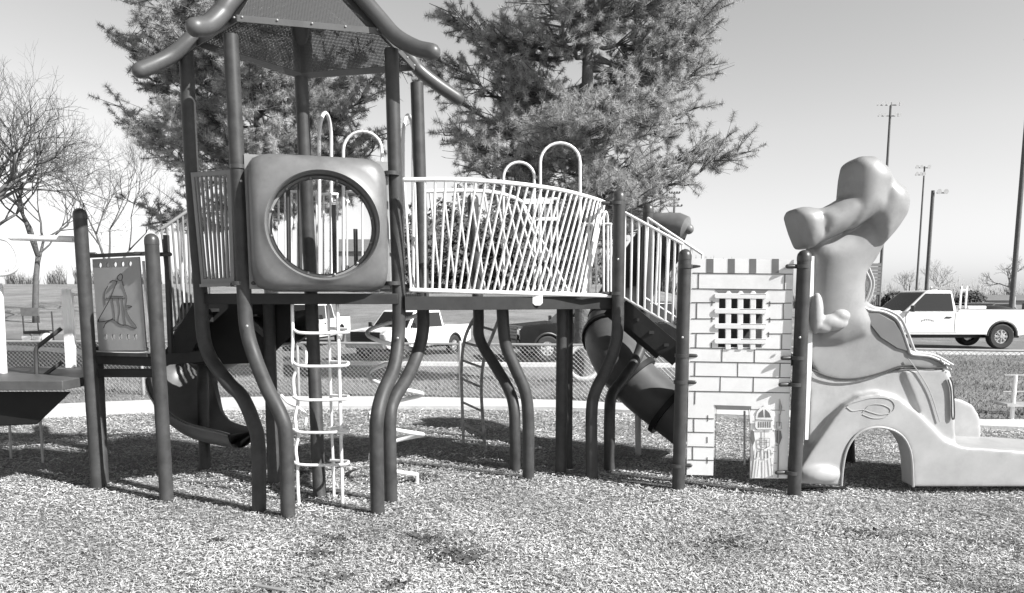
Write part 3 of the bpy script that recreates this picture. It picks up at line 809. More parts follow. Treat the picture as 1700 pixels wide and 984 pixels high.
# --- tube slide behind the bridge
def tube_slide():
    r = .40
    pts = catmull([W(1115, 385, 9.0) + Vector((0, 0, -.12)), W(1100, 400, 9.1) , W(1050, 470, 9.4), W(1012, 545, 9.2), W(1022, 592, 8.7), W(1062, 640, 8.5), W(1110, 680, 8.35), W(1150, 712, 8.2)], 8)
    lo = pts[20:]
    mb = MB(); path = lo; 
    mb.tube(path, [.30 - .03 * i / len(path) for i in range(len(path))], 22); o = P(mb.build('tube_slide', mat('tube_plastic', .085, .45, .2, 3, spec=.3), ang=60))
    # joint flanges
    for i in (6, 18, 28):
        if i < len(path) - 1:
            d = (path[i + 1] - path[i]).normalized(); f = MB(); f.tube([path[i] - d * .03, path[i] + d * .03], .33, 22); P(f.build('joint_ring', DARKP), o)
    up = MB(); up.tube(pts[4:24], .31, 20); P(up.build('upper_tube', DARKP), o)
    hd = MB(); hd.tube([W(1090, 372, 8.7), W(1125, 375, 8.6), W(1138, 378, 8.55), W(1143, 380, 8.53)], [.13, .15, .13, .06], 18, cap='dome'); P(hd.build('entry_hood', PANEL), o)
    lg = MB(); g_ = G(1060, 755); lg.tube([W(1058, 640, g_.y), g_ - Vector((0, 0, .05))], .035, 12); P(lg.build('slide_leg', mat('slide_leg_paint', .45, .5)), o)
tube_slide()

# ============================================================ castle wall panel
def castle():
    Yf = lambda x: YL + (x - 1140) / (1318 - 1140) * (YM - YL)
    f3 = lambda x, y, d=0: W(x, y, Yf(x)) + Vector((0, -d, 0))
    outer = [(1148, 429), (1173, 429), (1184, 429), (1318, 431), (1313, 600), (1307, 794), (1246, 794), (1247, 680), (1187, 678), (1184, 789), (1140, 788), (1143, 640), (1145, 520)]
    # window: one hole per pane between the bars
    hole = [(1194, 494), (1267, 495), (1265, 577), (1192, 576)]
    mb = MB(); mb.prism([outer, hole], f3, (0, .022, 0)); o = P(mb.build('castle_panel', CAST, ang=30, bevel=.003), None, 'white castle wall board with brick lines, barred window, door opening and knight')
    g = MB()  # portcullis
    for k, x in enumerate((1209, 1229, 1250)):
        g.prism([[(x - 4.6, 486), (x - 2, 483), (x + 2, 483), (x + 4.6, 486), (x + 3.6, 580), (x - 5, 580)]], lambda a, b: f3(a, b, .010), (0, .02, 0))
    P(g.build('window_bar', CAST, bevel=.003), o)
    g = MB()
    for y in (491, 516, 541, 566):
        g.prism([[(1190, y - 4.3)] + [(1188 - 3 * math.sin(R(a)), y - 4.3 * math.cos(R(a))) for a in (30, 60, 90, 120, 150)] + [(1190, y + 4.3), (1268, y + 5)] + [(1270 + 3 * math.sin(R(a)), y + .5 + 4.3 * math.cos(R(a))) for a in (30, 60, 90, 120, 150)] + [(1268, y - 3.7)]], lambda a, b: f3(a, b, .014), (0, .012, 0))
    P(g.build('window_cross_bar', CAST, bevel=.003), o)
    # dark merlon gaps, and the window-top recess shadow painted as a strip
    d = MB()
    for x in (1173, 1208.5, 1244, 1281.5):
        d.prism([[(x, 429.5), (x + 11.5, 429.5), (x + 11.3, 453), (x - .2, 453)]], lambda a, b: f3(a, b, .003), (0, .004, 0))
    d.prism([[(1186, 480.5), (1275, 481.5), (1266, 490), (1196, 489.5)]], lambda a, b: f3(a, b, .003), (0, .004, 0))
    P(d.build('merlon_gap_window_shadow', CASTD), o)
    d = MB(); d.prism([[(1186, 672), (1247, 674), (1247, 681), (1190, 679.5)]], lambda a, b: f3(a, b, .003), (0, .004, 0)); P(d.build('lintel_shadow', CASTD), o)  # dark strip painted for the shadow under the door lintel
    ln = MB()
    def L(x0, y0, x1, y1, t=1.35): a, b = f3(x0, y0, .001), f3(x1, y1, .001); ln.bar(a, b, .004, t * .0052) if abs(x1 - x0) > abs(y1 - y0) else ln.bar(a, b, t * .0052, .004)
    L(1150, 453, 1316, 455); L(1149, 479, 1315, 481)
    for y in (502, 529, 553): L(1148, y, 1187, y); L(1273, y + 1, 1314, y + 1)
    for y in (577, 600, 624): L(1146, y, 1312, y + 3)
    L(1144, 649, 1311, 652)
    for x, y0, y1 in ((1160, 454, 479), (1303, 455, 480), (1157, 503, 529), (1301, 504, 530), (1156, 554, 577), (1298, 555, 579), (1199, 578, 600), (1253, 579, 601), (1154, 601, 624), (1225, 601, 625), (1295, 603, 627), (1196, 625, 649), (1251, 626, 650), (1154, 650, 671)):
        L(x, y0, x - .6, y1)
    for x, y in ((1182, 503), (1182, 530), (1278, 504), (1278, 531), (1276, 555), (1181, 573)): L(x, y - 4, x, y + 4)
    for y in (694, 717, 741, 763): L(1142, y, 1185, y + 1)
    for x, y0, y1 in ((1152, 695, 717), (1150, 742, 763)): L(x, y0, x, y1)
    for x, y in ((1175, 694), (1174, 730), (1174, 764)): L(x, y - 5, x, y + 5)
    L(1189, 673, 1187, 789, .7); L(1246, 679, 1303, 681, .7)
    P(ln.build('mortar_line', LINE), o)
    # knight relief
    S = 280 / 599.0
    def q(x, y): return (1080 + x * S, 380 + y * S)
    kn = MB()
    def shp(pts, d, t=.006): kn.prism([[q(*p) for p in pts]], lambda a, b: f3(a, b, d), (0, t, 0))
    shp([(372, 668), (376, 650), (388, 634), (400, 630), (404, 622), (408, 630), (420, 636), (430, 652), (432, 670), (434, 700), (426, 712), (376, 712), (370, 700)], .010)   # helmet
    shp([(362, 712), (440, 712), (446, 735), (438, 770), (432, 860), (436, 884), (360, 884), (366, 820), (362, 770), (354, 735)], .006)     # tabard
    shp([(350, 640), (352, 690), (360, 690), (372, 686), (366, 668)], .008)   # raised glove
    P(kn.build('knight_relief', CAST, bevel=.001), o)
    kd = MB()
    def dk(pts, d=.012): kd.prism([[q(*p) for p in pts]], lambda a, b: f3(a, b, d), (0, .004, 0))
    dk([(380, 668), (384, 652), (398, 640), (401, 668)]); dk([(405, 668), (406, 640), (420, 652), (426, 668)])
    for k in range(6): x = 381 + k * 8; dk([(x, 684), (x + 4, 684), (x + 4, 704), (x, 704)])
    dk([(458, 602), (466, 632), (460, 660), (456, 632)]); dk([(455, 655), (459, 655), (458, 700), (454, 700)]); dk([(452, 712), (456, 712), (453, 882), (449, 882)])
    dk([(441, 714), (462, 716), (466, 740), (456, 766), (444, 755)], .008); dk([(358, 712), (366, 718), (370, 750), (362, 770), (354, 745)], .008)
    P(kd.build('knight_dark_part', CASTD), o)
    kl = MB()
    def st(pts, r=.0022): kl.tube([f3(*q(*p), .014) for p in pts], r, 5)
    st([(370, 676), (434, 678)]); st([(374, 712), (430, 712)]); st([(402, 712), (402, 740)]); st([(384, 742), (420, 742), (420, 770), (404, 778), (386, 770), (384, 742)]); st([(402, 742), (402, 775)]); st([(384, 756), (420, 756)])
    st([(376, 780), (374, 808), (384, 810), (388, 782), (400, 782), (402, 812), (412, 812), (414, 782), (424, 784), (426, 806)]); st([(366, 800), (356, 880)]); st([(384, 815), (376, 880)]); st([(404, 818), (404, 884)]); st([(424, 812), (430, 880)])
    st([(446, 684), (462, 686), (464, 708), (446, 710), (446, 684)]); st([(346, 640), (350, 700), (352, 760), (350, 870)]); st([(440, 766), (452, 768)]); st([(434, 790), (444, 790)]); st([(436, 830), (446, 830)])
    P(kl.build('routed_line', LINE), o)
    # door side post seen through the opening
    pd = MB(); pd.tube([W(1236, 682, 7.8), W(1236, 772, 7.8)], .012, 8); P(pd.build('white_rod', WHITE))
castle()

# ============================================================ moulded car slide
def car_slide():
    Yn = 6.75
    o = P(empty('car_slide')); o['label'] = 'pale moulded car shaped slide with a lumpy figure rising behind the bonnet'
    f = lambda x, y, d=0: W(x, y, Yn + d)
    arch = [(1397, 806)] + [(1399, 780), (1404, 752), (1414, 731), (1430, 716), (1455, 709), (1480, 713), (1498, 724), (1509, 742), (1514, 765), (1516, 808)]
    # lower side wall
    low = [(1345, 612), (1400, 626), (1450, 622), (1500, 612), (1578, 614), (1584, 640), (1586, 700), (1588, 738), (1620, 742), (1720, 748), (1800, 760), (1800, 808)] + arch[::-1] + [(1352, 800), (1340, 780)]
    m1 = MB(); m1.prism([low], f, (0, .12, 0))
    # fender: puffed band round the arch
    outer = [(1325, 803), (1328, 780), (1345, 752), (1366, 722), (1384, 696), (1404, 672), (1430, 657), (1460, 652), (1492, 660), (1522, 682), (1548, 708), (1572, 732), (1600, 742), (1660, 746), (1730, 752), (1800, 764), (1800, 808)]
    fen = outer + arch[::-1]
    m1.prism([fen], lambda x, y: f(x, y, -.10), (0, .22, 0))
    # foot bulge
    m1.ball(f(1360, 787, -.08), (.19, .09, .09), 20, 12)
    # front overhang of the bonnet
    m1.prism([[(1500, 615), (1570, 612), (1582, 640), (1586, 738), (1555, 735), (1530, 690)]], lambda x, y: f(x, y, -.03), (0, .15, 0))
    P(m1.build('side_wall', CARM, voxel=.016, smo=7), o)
    # arch lip
    lp = MB(); lp.tube(catmull([f(x, y, -.105) for x, y in arch], 4), .012, 8); P(lp.build('arch_lip', CARM), o)
    # swirl emblem
    em = MB(); em.tube(catmull([f(x, y, -.102) for x, y in ((1408, 672), (1420, 667), (1450, 660), (1475, 662), (1485, 672), (1480, 684), (1462, 688), (1445, 684), (1432, 680), (1415, 682), (1406, 676))], 5), .0045, 6)
    em.tube(catmull([f(x, y, -.102) for x, y in ((1432, 684), (1445, 672), (1465, 672), (1478, 680), (1470, 692), (1450, 694), (1432, 688))], 5), .0045, 6)
    P(em.build('swirl_relief', CARM), o)
    # upper side panel
    up = [(1345, 600), (1345, 470), (1352, 430), (1372, 405), (1470, 405), (1456, 430), (1440, 452), (1436, 470), (1440, 500), (1462, 512), (1490, 530), (1500, 552), (1512, 580), (1545, 590), (1572, 602), (1578, 612), (1540, 614), (1500, 610), (1460, 624), (1425, 632), (1390, 632), (1360, 624)]
    m2 = MB(); m2.prism([up], lambda x, y: f(x, y, -.02), (0, .16, 0))
    # rising neck, head lobes, arm
    def cap_(a, b, r0, r1, k=8):
        pts = [Vector(a).lerp(Vector(b), t / k) for t in range(k + 1)]; m2.tube(pts, [r0 + (r1 - r0) * t / k for t in range(k + 1)], 18, cap='dome')
    d = .08
    P0 = lambda x, y, dd=0: W(x, y, Yn + d + dd)
    def ell(x, y, rx, ry, dd=0, rd=.16): s_ = (Yn + d) / F; m2.ball(P0(x, y, dd), (rx * s_, rd, ry * s_), 24, 16)
    Z = lambda pts: [(1280 + x * .6096, 240 + y * .6096) for x, y in pts]
    inflate(m2, Z([(95, 300), (110, 262), (200, 235), (270, 180), (350, 130), (362, 150), (355, 190), (330, 230), (292, 278), (265, 318), (252, 345), (246, 380), (246, 440), (262, 480), (250, 520), (180, 545), (112, 545), (108, 420), (112, 330)]), lambda x, y: f(x, y, .08), .19, 42, 2.2)
    inflate(m2, Z([(197, 92), (205, 52), (225, 36), (265, 36), (298, 62), (316, 95), (300, 130), (290, 180), (262, 200), (200, 240), (188, 200), (192, 146)]), lambda x, y: f(x, y, .0), .25, 34, 2.2)
    inflate(m2, Z([(290, 80), (316, 95), (350, 120), (362, 150), (356, 190), (330, 230), (292, 275), (262, 250), (240, 190), (262, 110)]), lambda x, y: f(x, y, .04), .24, 34, 2.2)
    inflate(m2, Z([(80, 170), (120, 176), (150, 168), (200, 140), (262, 150), (262, 190), (190, 238), (150, 256), (118, 272), (110, 200)]), lambda x, y: f(x, y, -.02), .21, 26, 2.2)
    inflate(m2, Z([(52, 176), (80, 169), (118, 175), (134, 205), (132, 262), (100, 286), (75, 287), (56, 240), (43, 195)]), lambda x, y: f(x, y, -.03), .21, 26, 2.2)
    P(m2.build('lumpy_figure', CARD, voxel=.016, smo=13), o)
    # small hand blob near post
    m3 = MB(); s_ = Yn / F
    m3.ball(f(1355, 520, -.10), (11 * s_, .07, 34 * s_), 16, 12); m3.ball(f(1382, 535, -.10), (26 * s_, .07, 14 * s_), 16, 12); m3.ball(f(1396, 524, -.10), (15 * s_, .07, 11 * s_), 16, 12); m3.ball(f(1366, 543, -.10), (17 * s_, .06, 10 * s_), 16, 12)
    P(m3.build('moulded_hand', CARM, voxel=.012, smo=5), o)
    # recessed dark windows with pipe edges
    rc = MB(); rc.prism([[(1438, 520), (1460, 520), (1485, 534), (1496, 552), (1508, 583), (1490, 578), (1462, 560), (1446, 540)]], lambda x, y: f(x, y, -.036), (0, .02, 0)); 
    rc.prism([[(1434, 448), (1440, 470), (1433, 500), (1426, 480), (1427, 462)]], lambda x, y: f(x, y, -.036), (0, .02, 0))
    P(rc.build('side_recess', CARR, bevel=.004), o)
    pp = MB()
    pp.tube(catmull([f(x, y, -.03) for x, y in ((1437, 450), (1445, 470), (1440, 492), (1433, 506), (1442, 514), (1468, 518), (1488, 530), (1499, 552), (1508, 578), (1514, 588), (1545, 592), (1575, 606))], 5), .014, 8)
    pp.tube(catmull([f(x, y, .10) for x, y in ((1442, 444), (1450, 468), (1446, 490), (1440, 504), (1450, 510), (1474, 515), (1494, 527), (1506, 550), (1515, 574), (1522, 584), (1552, 590), (1582, 606))], 5), .014, 8)
    P(pp.build('piped_edge', CARM), o)
    sm = MB(); sm.tube(catmull([f(x, y, -.035) for x, y in ((1345, 612), (1372, 624), (1400, 629), (1430, 627), (1462, 619), (1500, 607), (1540, 611), (1574, 610))], 5), .007, 6)
    sm.tube(catmull([f(x, y, -.05) for x, y in ((1577, 626), (1582, 640), (1584, 670), (1584, 694), (1580, 690), (1579, 650), (1574, 630))], 4), .007, 6); P(sm.build('seam_line', LINE), o)
    sm = MB(); sm.tube(catmull([f(x, y, -.045) for x, y in ((1508, 595), (1530, 625), (1546, 655), (1560, 700))], 5), .005, 6); P(sm.build('bonnet_crease', CARM), o)
    # slide bed and far wall
    bz = [(1350, 592), (1420, 600), (1490, 640), (1540, 700), (1585, 736), (1640, 742), (1720, 746), (1800, 752)]
    bd = MB(); top = catmull([f(x, y, .08) for x, y in bz], 5)
    vs = []; fs = []
    for k, p in enumerate(top):
        for dy, dz in ((0, 0), (.3, -.03), (.62, 0)): vs.append(p + Vector((0, dy, dz)))
        for dy, dz in ((0, -.1), (.62, -.1)): vs.append(p + Vector((0, dy, dz)))
    for k in range(len(top) - 1):
        a_, b_ = k * 5, k * 5 + 5
        fs += [(a_, a_ + 1, b_ + 1, b_), (a_ + 1, a_ + 2, b_ + 2, b_ + 1), (a_ + 3, b_ + 3, b_ + 4, a_ + 4), (a_ + 2, a_ + 4, b_ + 4, b_ + 2), (a_, b_, b_ + 3, a_ + 3)]
    bd.add(vs, fs); P(bd.build('slide_bed', CARM), o)
    fw = MB()
    g2 = lambda x, y: W(x, y, Yn + .68)
    fw.prism([[(1440, 640), (1480, 620), (1560, 625), (1582, 660), (1600, 664), (1616, 672), (1627, 690), (1630, 712), (1629, 738), (1720, 742), (1800, 750), (1800, 796), (1660, 790), (1628, 800), (1610, 800), (1560, 770), (1520, 700)]], g2, (0, .14, 0))
    P(fw.build('far_wall', CARM, voxel=.02, smo=6), o)
    # bolts by the lamp
    for x, y in ((1562, 598), (1567, 604), (1572, 611), (1578, 613)):
        bt = MB(); bt.ball(f(x, y, -.04), .011, 8, 6); P(bt.build('bolt', STEEL), o)
    # bracket plate to the post
    br = MB(); br.prism([[(1345, 425), (1352, 425), (1348, 600), (1342, 730), (1336, 730), (1340, 600)]], lambda x, y: f(x, y, -.07), (0, .03, 0)); P(br.build('mounting_strip', CAST, bevel=.003), o)
    lg = MB(); lg.bar(f(1327, 812, .05), f(1405, 812, .05), .05, .04); P(lg.build('ground_rail', DARKP), o)
car_slide()

# ============================================================ chain link fence
def fence():
    fo = empty('chain_link_fence', (0, 12.8, 0)); tag(fo, 'low silver chain link fence running along the far side of the sidewalk', 'fence')
    cl = catmull([(-20, 13.8, 0), (-12, 13.9, 0), (-7, 13.8, 0), (0, 13.0, 0), (4.5, 12.2, 0), (10, 10.9, 0), (20, 9.2, 0)], 12)
    L = [0]
    for i in range(1, len(cl)): L.append(L[-1] + (cl[i] - cl[i - 1]).length)
    def at(d):
        i = 1
        while i < len(L) - 1 and L[i] < d: i += 1
        f = (d - L[i - 1]) / (L[i] - L[i - 1]); return cl[i - 1].lerp(cl[i], f)
    off = Vector((0, 12.8, 0)); hgt = 1.0
    def fin(mb, name, m, ang=38): o = mb.build(name, m, fo, ang=ang); o.location = -off; return o
    mb = MB(); mb.tube([p + Vector((0, 0, hgt)) for p in cl], .021, 8); fin(mb, 'top_rail', STEEL)
    d = 1.0; k = 0
    while d < L[-1]:
        p = at(d); mb = MB(); mb.tube([p - Vector((0, 0, .1)), p + Vector((0, 0, hgt + .03))], .028, 8, cap='dome_end'); fin(mb, 'fence_post', STEEL); d += 3.02
    mb = MB(); pitch = .078; n = int(L[-1] / pitch); r = .0034
    def wire(a, b):
        dd = (b - a).normalized(); s1 = dd.orthogonal().normalized() * r; s2 = dd.cross(s1).normalized() * r
        vs = [a + s1, a - s1 * .5 + s2 * .87, a - s1 * .5 - s2 * .87, b + s1, b - s1 * .5 + s2 * .87, b - s1 * .5 - s2 * .87]
        mb.add(vs, [(0, 1, 4, 3), (1, 2, 5, 4), (2, 0, 3, 5)])
    for i in range(n):
        d0 = i * pitch
        for sg in (1, -1):
            d1 = d0 + sg * hgt
            if d1 < 0 or d1 > L[-1]: continue
            segs = 3
            for q in range(segs):
                a = at(d0 + (d1 - d0) * q / segs) + Vector((0, 0, .02 + (hgt - .02) * q / segs)); b = at(d0 + (d1 - d0) * (q + 1) / segs) + Vector((0, 0, .02 + (hgt - .02) * (q + 1) / segs))
                wire(a + Vector((0, sg * .003, 0)), b + Vector((0, sg * .003, 0)))
    fin(mb, 'wire_mesh', STEEL, 180)
fence()

# ============================================================ vehicles
def vehicle(name, label, cat, loc, heading, scale=1.0, style='regular', paint=TWHITE, group=None, rack=False, emblem=None):
    root = empty(name, loc, heading); root.scale = (scale,) * 3; tag(root, label, cat, group)
    b = lambda mb, n, m, par=None, **k: mb.build(n, m, par or root, **k)
    wbf, wbr = 1.95, -1.70; W2 = .98; wr = .40; fe = 2.88; re = -2.9
    cfg = {'regular': (1.5, .72, -.08, -.22), 'crew': (1.45, .8, -.85, -.98), 'suv': (1.35, .62, -2.5, -2.8)}[style]
    wsb, rf, rb, cb = cfg
    belt = 1.18; roofz = 1.88; hood = 1.13; sill = .46; bedz = 1.27
    def arch(cx, r=.50, a0=180, a1=0, n=12): return [(cx + r * math.cos(R(a0 + (a1 - a0) * k / n)), .42 + r * math.sin(R(a0 + (a1 - a0) * k / n))) for k in range(n + 1)]
    bot = [(re + .05, .55)] + arch(wbr) + [(wbr + .52, sill), (wbf - .52, sill)] + arch(wbf) + [(fe - .1, .5)]
    rear_top = [(cb - .04, bedz if style != 'suv' else belt), (re, (bedz - .02) if style != 'suv' else belt)]
    out = bot + [(fe, .62), (fe, 1.0), (fe - .12, 1.10), (wsb + .1, hood + .08), (wsb, belt), (cb, belt)] + rear_top + [(re - .02, .62)]
    # outer skin sides, thick slabs, and an inner core
    m = MB()
    for sg in (-1, 1):
        m.prism([out], lambda x, z: (x, sg * W2, z), (0, -sg * .10, 0))
    P1 = (lambda x, z: (x, -W2 + .1, z))
    core_l = [(re + .02, .62), (re + .02, .72)] + [(wbr - .55, .72), (wbr - .5, 1.0), (wbr + .5, 1.0), (wbr + .55, .6), (wbf - .55, .6), (wbf - .5, 1.0), (wbf + .5, 1.0), (fe - .02, .7), (fe - .01, 1.0), (fe - .13, 1.12), (wsb + .1, hood + .105), (wsb, belt - .002), (cb, belt - .002)]
    if style == 'suv': core_l += [(re, belt - .002)]
    else: core_l += [(cb, .85), (re + .02, .85)]
    m.prism([core_l], P1, (0, 2 * (W2 - .1), 0))
    if style != 'suv': m.box((re + .03, 0, .97), (.05, 2 * W2 - .04, .58))
    b(m, 'body', paint, bevel=.04, bseg=3)
    # cab
    c = MB(); ins = .17
    lo = [(wsb, W2 - .03), (cb, W2 - .03)]; hi = [(rf, W2 - ins), (rb, W2 - ins)]
    v = [(wsb, -W2 + .03, belt), (wsb, W2 - .03, belt), (cb, W2 - .03, belt), (cb, -W2 + .03, belt), (rf, -W2 + ins, roofz), (rf, W2 - ins, roofz), (rb, W2 - ins, roofz), (rb, -W2 + ins, roofz)]
    mid = [((rf + rb) / 2, -W2 + ins, roofz + .05), ((rf + rb) / 2, W2 - ins, roofz + .05)]
    c.add(v, [(0, 1, 5, 4), (2, 3, 7, 6), (1, 2, 6, 5), (3, 0, 4, 7), (4, 5, 6, 7), (3, 2, 1, 0)]); b(c, 'cab', paint, bevel=.06, bseg=4)
    # glass: front, rear, side panes set just proud
    def pane(nm, quad, nrm, hole=None):
        g_ = MB(); q = [Vector(p) + Vector(nrm) * .006 for p in quad]; k = [p - Vector(nrm) * .02 for p in q]
        g_.add(q + k, [(0, 1, 2, 3), (7, 6, 5, 4), (0, 4, 5, 1), (1, 5, 6, 2), (2, 6, 7, 3), (3, 7, 4, 0)]); return b(g_, nm, GLS)
    def lerp3(a, b_, t): return tuple(a[i] + (b_[i] - a[i]) * t for i in range(3))
    def quadin(q, u0, u1, v0, v1):
        f = lambda u, vv: lerp3(lerp3(q[0], q[1], u), lerp3(q[3], q[2], u), vv); return [f(u0, v0), f(u1, v0), f(u1, v1), f(u0, v1)]
    nf = Vector((roofz - belt, 0, wsb - rf)).normalized(); pane('windscreen', quadin([v[0], v[1], v[5], v[4]], .05, .95, .04, .9), nf)
    nb = Vector((-(roofz - belt), 0, rb - cb)).normalized(); pane('rear_window', quadin([v[2], v[3], v[7], v[6]], .08, .92, .1, .85), nb)
    splits = {'regular': [(.05, .93)], 'crew': [(.04, .49), (.53, .93)], 'suv': [(.03, .33), (.355, .63), (.66, .95)]}[style]
    for sg in (-1, 1):
        q = [v[0], v[3], v[7], v[4]] if sg < 0 else [v[1], v[2], v[6], v[5]]
        ns = Vector((0, sg * (roofz - belt), ins - .03)).normalized()
        for (u0, u1) in splits: pane('side_window', quadin(q, u0, u1, .05, .86), ns)
        # window sill trim, handle, mirror, door seams
        ds = MB(); seams = [wsb - .05, (cb + .08) if style == 'regular' else (wsb + cb) / 2] + ([cb + .08] if style != 'regular' else [])
        for x in seams: ds.box((x, sg * (W2 + .001), (belt + sill) / 2 + .03), (.014, .006, belt - sill - .12))
        ds.box(((wsb + cb) / 2, sg * (W2 + .001), sill + .06), (wsb - cb, .006, .014)); b(ds, 'door_seam', TRIM)
        h = MB(); h.box((seams[1] + .22, sg * (W2 + .015), 1.02), (.19, .035, .045)); b(h, 'door_handle', TRIM, bevel=.01)
        mi = MB(); mi.box((wsb - .18, sg * (W2 + .14), belt + .12), (.08, .16, .2)); mi.bar((wsb - .18, sg * W2 - sg * .03, belt + .05), (wsb - .18, sg * (W2 + .12), belt + .08), .05, .05); b(mi, 'wing_mirror', TRIM, bevel=.02)
        for x in (wbf, wbr):
            ar = MB(); pts = [(p[0], sg * (W2 - .04), p[1]) for p in arch(x, .47)]; ar.tube(pts, .05, 8); b(ar, 'wheel_arch', TRIM)
            t = MB(); prof = [(.23, .11), (.36, .125), (wr, .10), (wr + .005, .05), (wr + .005, -.05), (wr, -.10), (.36, -.125), (.23, -.11)]
            n = 32; vs = [(x + r_ * math.cos(2 * math.pi * k / n), sg * (W2 - .13) + d, .40 + r_ * math.sin(2 * math.pi * k / n)) for k in range(n) for r_, d in prof]
            fs = [(k * 8 + j, k * 8 + (j + 1) % 8, ((k + 1) % n) * 8 + (j + 1) % 8, ((k + 1) % n) * 8 + j) for k in range(n) for j in range(8)]
            t.add(vs, fs); wh = b(t, 'wheel', TYRE)
            yo = sg * (W2 - .03)
            rm = MB(); rm.tube([(x, yo - sg * .12, .40), (x, yo - sg * .03, .40)], .235, 24); b(rm, 'rim', RIM, wh)
            hb = MB(); hb.tube([(x, yo - sg * .03, .40), (x, yo + sg * .01, .40)], [.075, .05], 14, cap='flat')
            for k in range(8):
                a = 2 * math.pi * k / 8; hb.bar((x + .06 * math.cos(a), yo - sg * .015, .4 + .06 * math.sin(a)), (x + .2 * math.cos(a), yo - sg * .022, .4 + .2 * math.sin(a)), .03, .03)
            b(hb, 'hub', STEEL, wh)
            hh = MB()
            for k in range(8):
                a = 2 * math.pi * (k + .5) / 8; cx_, cz_ = x + .16 * math.cos(a), .4 + .16 * math.sin(a); hh.tube([(cx_, yo - sg * .032, cz_), (cx_, yo - sg * .026, cz_)], .028, 8)
            b(hh, 'rim_opening', TRIM, wh)
        hl = MB(); hl.box((fe - .06, sg * .78, .93), (.16, .34, .2)); b(hl, 'headlight', LAMP, bevel=.03)
        tl = MB(); tl.box((re + .02, sg * (W2 - .1), 1.05), (.06, .17, .34)); b(tl, 'tail_light', mat('lamp_red', .12, .2), bevel=.02)
    gr = MB(); gr.box((fe, 0, .88), (.05, 1.45, .42)); gr.box((fe + .01, 0, .55), (.06, 1.6, .1))
    for k in range(3): gr.box((fe + .03, 0, .8 + .1 * k), (.03, 1.15, .025))
    b(gr, 'grille', TRIM, bevel=.01)
    bp = MB(); bp.box((fe + .03, 0, .58), (.16, 1.9, .22)); b(bp, 'front_bumper', STEEL if paint is TWHITE else TRIM, bevel=.04)
    bp = MB(); bp.box((re - .06, 0, .6), (.16, 1.8, .18)); b(bp, 'rear_bumper', STEEL, bevel=.03)
    un = MB(); un.box((0.1, 0, .42), (5.2, 1.2, .16)); b(un, 'chassis', TRIM)
    if style != 'suv':
        rl = MB()
        for sg in (-1, 1): rl.bar((cb - .06, sg * (W2 - .06), bedz + .012), (re + .02, sg * (W2 - .06), bedz), .09, .025)
        b(rl, 'bed_rail', TRIM)
    if rack:
        rk = MB()
        for sg in (-1, 1):
            for x in (cb - .12, cb - .3): rk.bar((x, sg * (W2 - .12), bedz - .1), (x, sg * (W2 - .12), 2.02), .05, .05)
            rk.bar((cb - .12, sg * (W2 - .12), 1.9), (cb - .3, sg * (W2 - .12), 1.9), .04, .04)
        rk.bar((cb - .12, -W2 + .1, 1.96), (cb - .12, W2 - .1, 1.96), .05, .07); b(rk, 'cab_rack', TWHITE)
        tb = MB(); tb.box((cb - .75, 0, 1.28), (.6, 1.5, .2)); b(tb, 'tool_box', TWHITE, bevel=.02)
        ca = MB(); ca.ball((cb - 1.6, 0, 1.24), (.75, .6, .16), 14, 8); b(ca, 'bed_cargo', TRIM)
    return root, b, W2, wsb, cb, belt
# right pickup, side on, facing left (local +x -> world -x)
yy = 25.4; tx = (1662 - 850) / 1228 * (yy - .98) - 1.70 * 1.02
rt = vehicle('white_pickup', 'white single cab pickup side on at the kerb behind the moulded car slide', 'pickup truck', (tx, yy, gz(tx, yy) + .03 - .0), math.pi, 1.02, 'regular', rack=True)
# small arched door badge (unreadable lettering in the photo)
m = MB()
for k in range(8):
    a = R(122 - 64 * k / 7.0); x_ = .75 - .36 * math.cos(a) * 1; z_ = .66 + .28 * math.sin(a)
    m.box((x_, .983, z_), (.028, .004, .05 if k % 2 else .06)); m.box((x_ + .012, .983, z_ + .02), (.03, .004, .012))
m.box((.75, .983, .84), (.3, .004, .012)); rt[1](m, 'door_badge', mat('badge_grey', .25, .5))
wt = vehicle('white_pickup', 'white double cab pickup angled with its dark grille towards the playground', 'pickup truck', (-3.45, 25.6, gz(-3, 25.6) + .03), math.pi + R(60), .84, 'crew')
dk = vehicle('dark_patrol_car', 'black four wheel drive with white diagonal stripes on its door, parked behind the tree', 'car', (2.75, 25.0, gz(2.8, 25.) + .03), math.pi + R(16), 1.0, 'suv', paint=TDARK)
m = MB()
for k in range(3):
    x0 = .35 - k * .17; m.prism([[(x0, .93), (x0 - .09, .93), (x0 + .02, 1.09), (x0 + .11, 1.09)]], lambda x, z: (x, .984, z), (0, .004, 0))
m.prism([[(.5, .86), (-.35, .86), (-.35, .89), (.5, .89)]], lambda x, z: (x, .984, z), (0, .004, 0)); dk[1](m, 'door_marking', TWHITE)
vehicle('white_pickup', 'white pickup seen head on beyond the loop ladder', 'pickup truck', ((502 - 850) / 1228 * 30, 30.8, gz(-8.5, 30) + .05), math.pi + R(84), .95, 'crew')
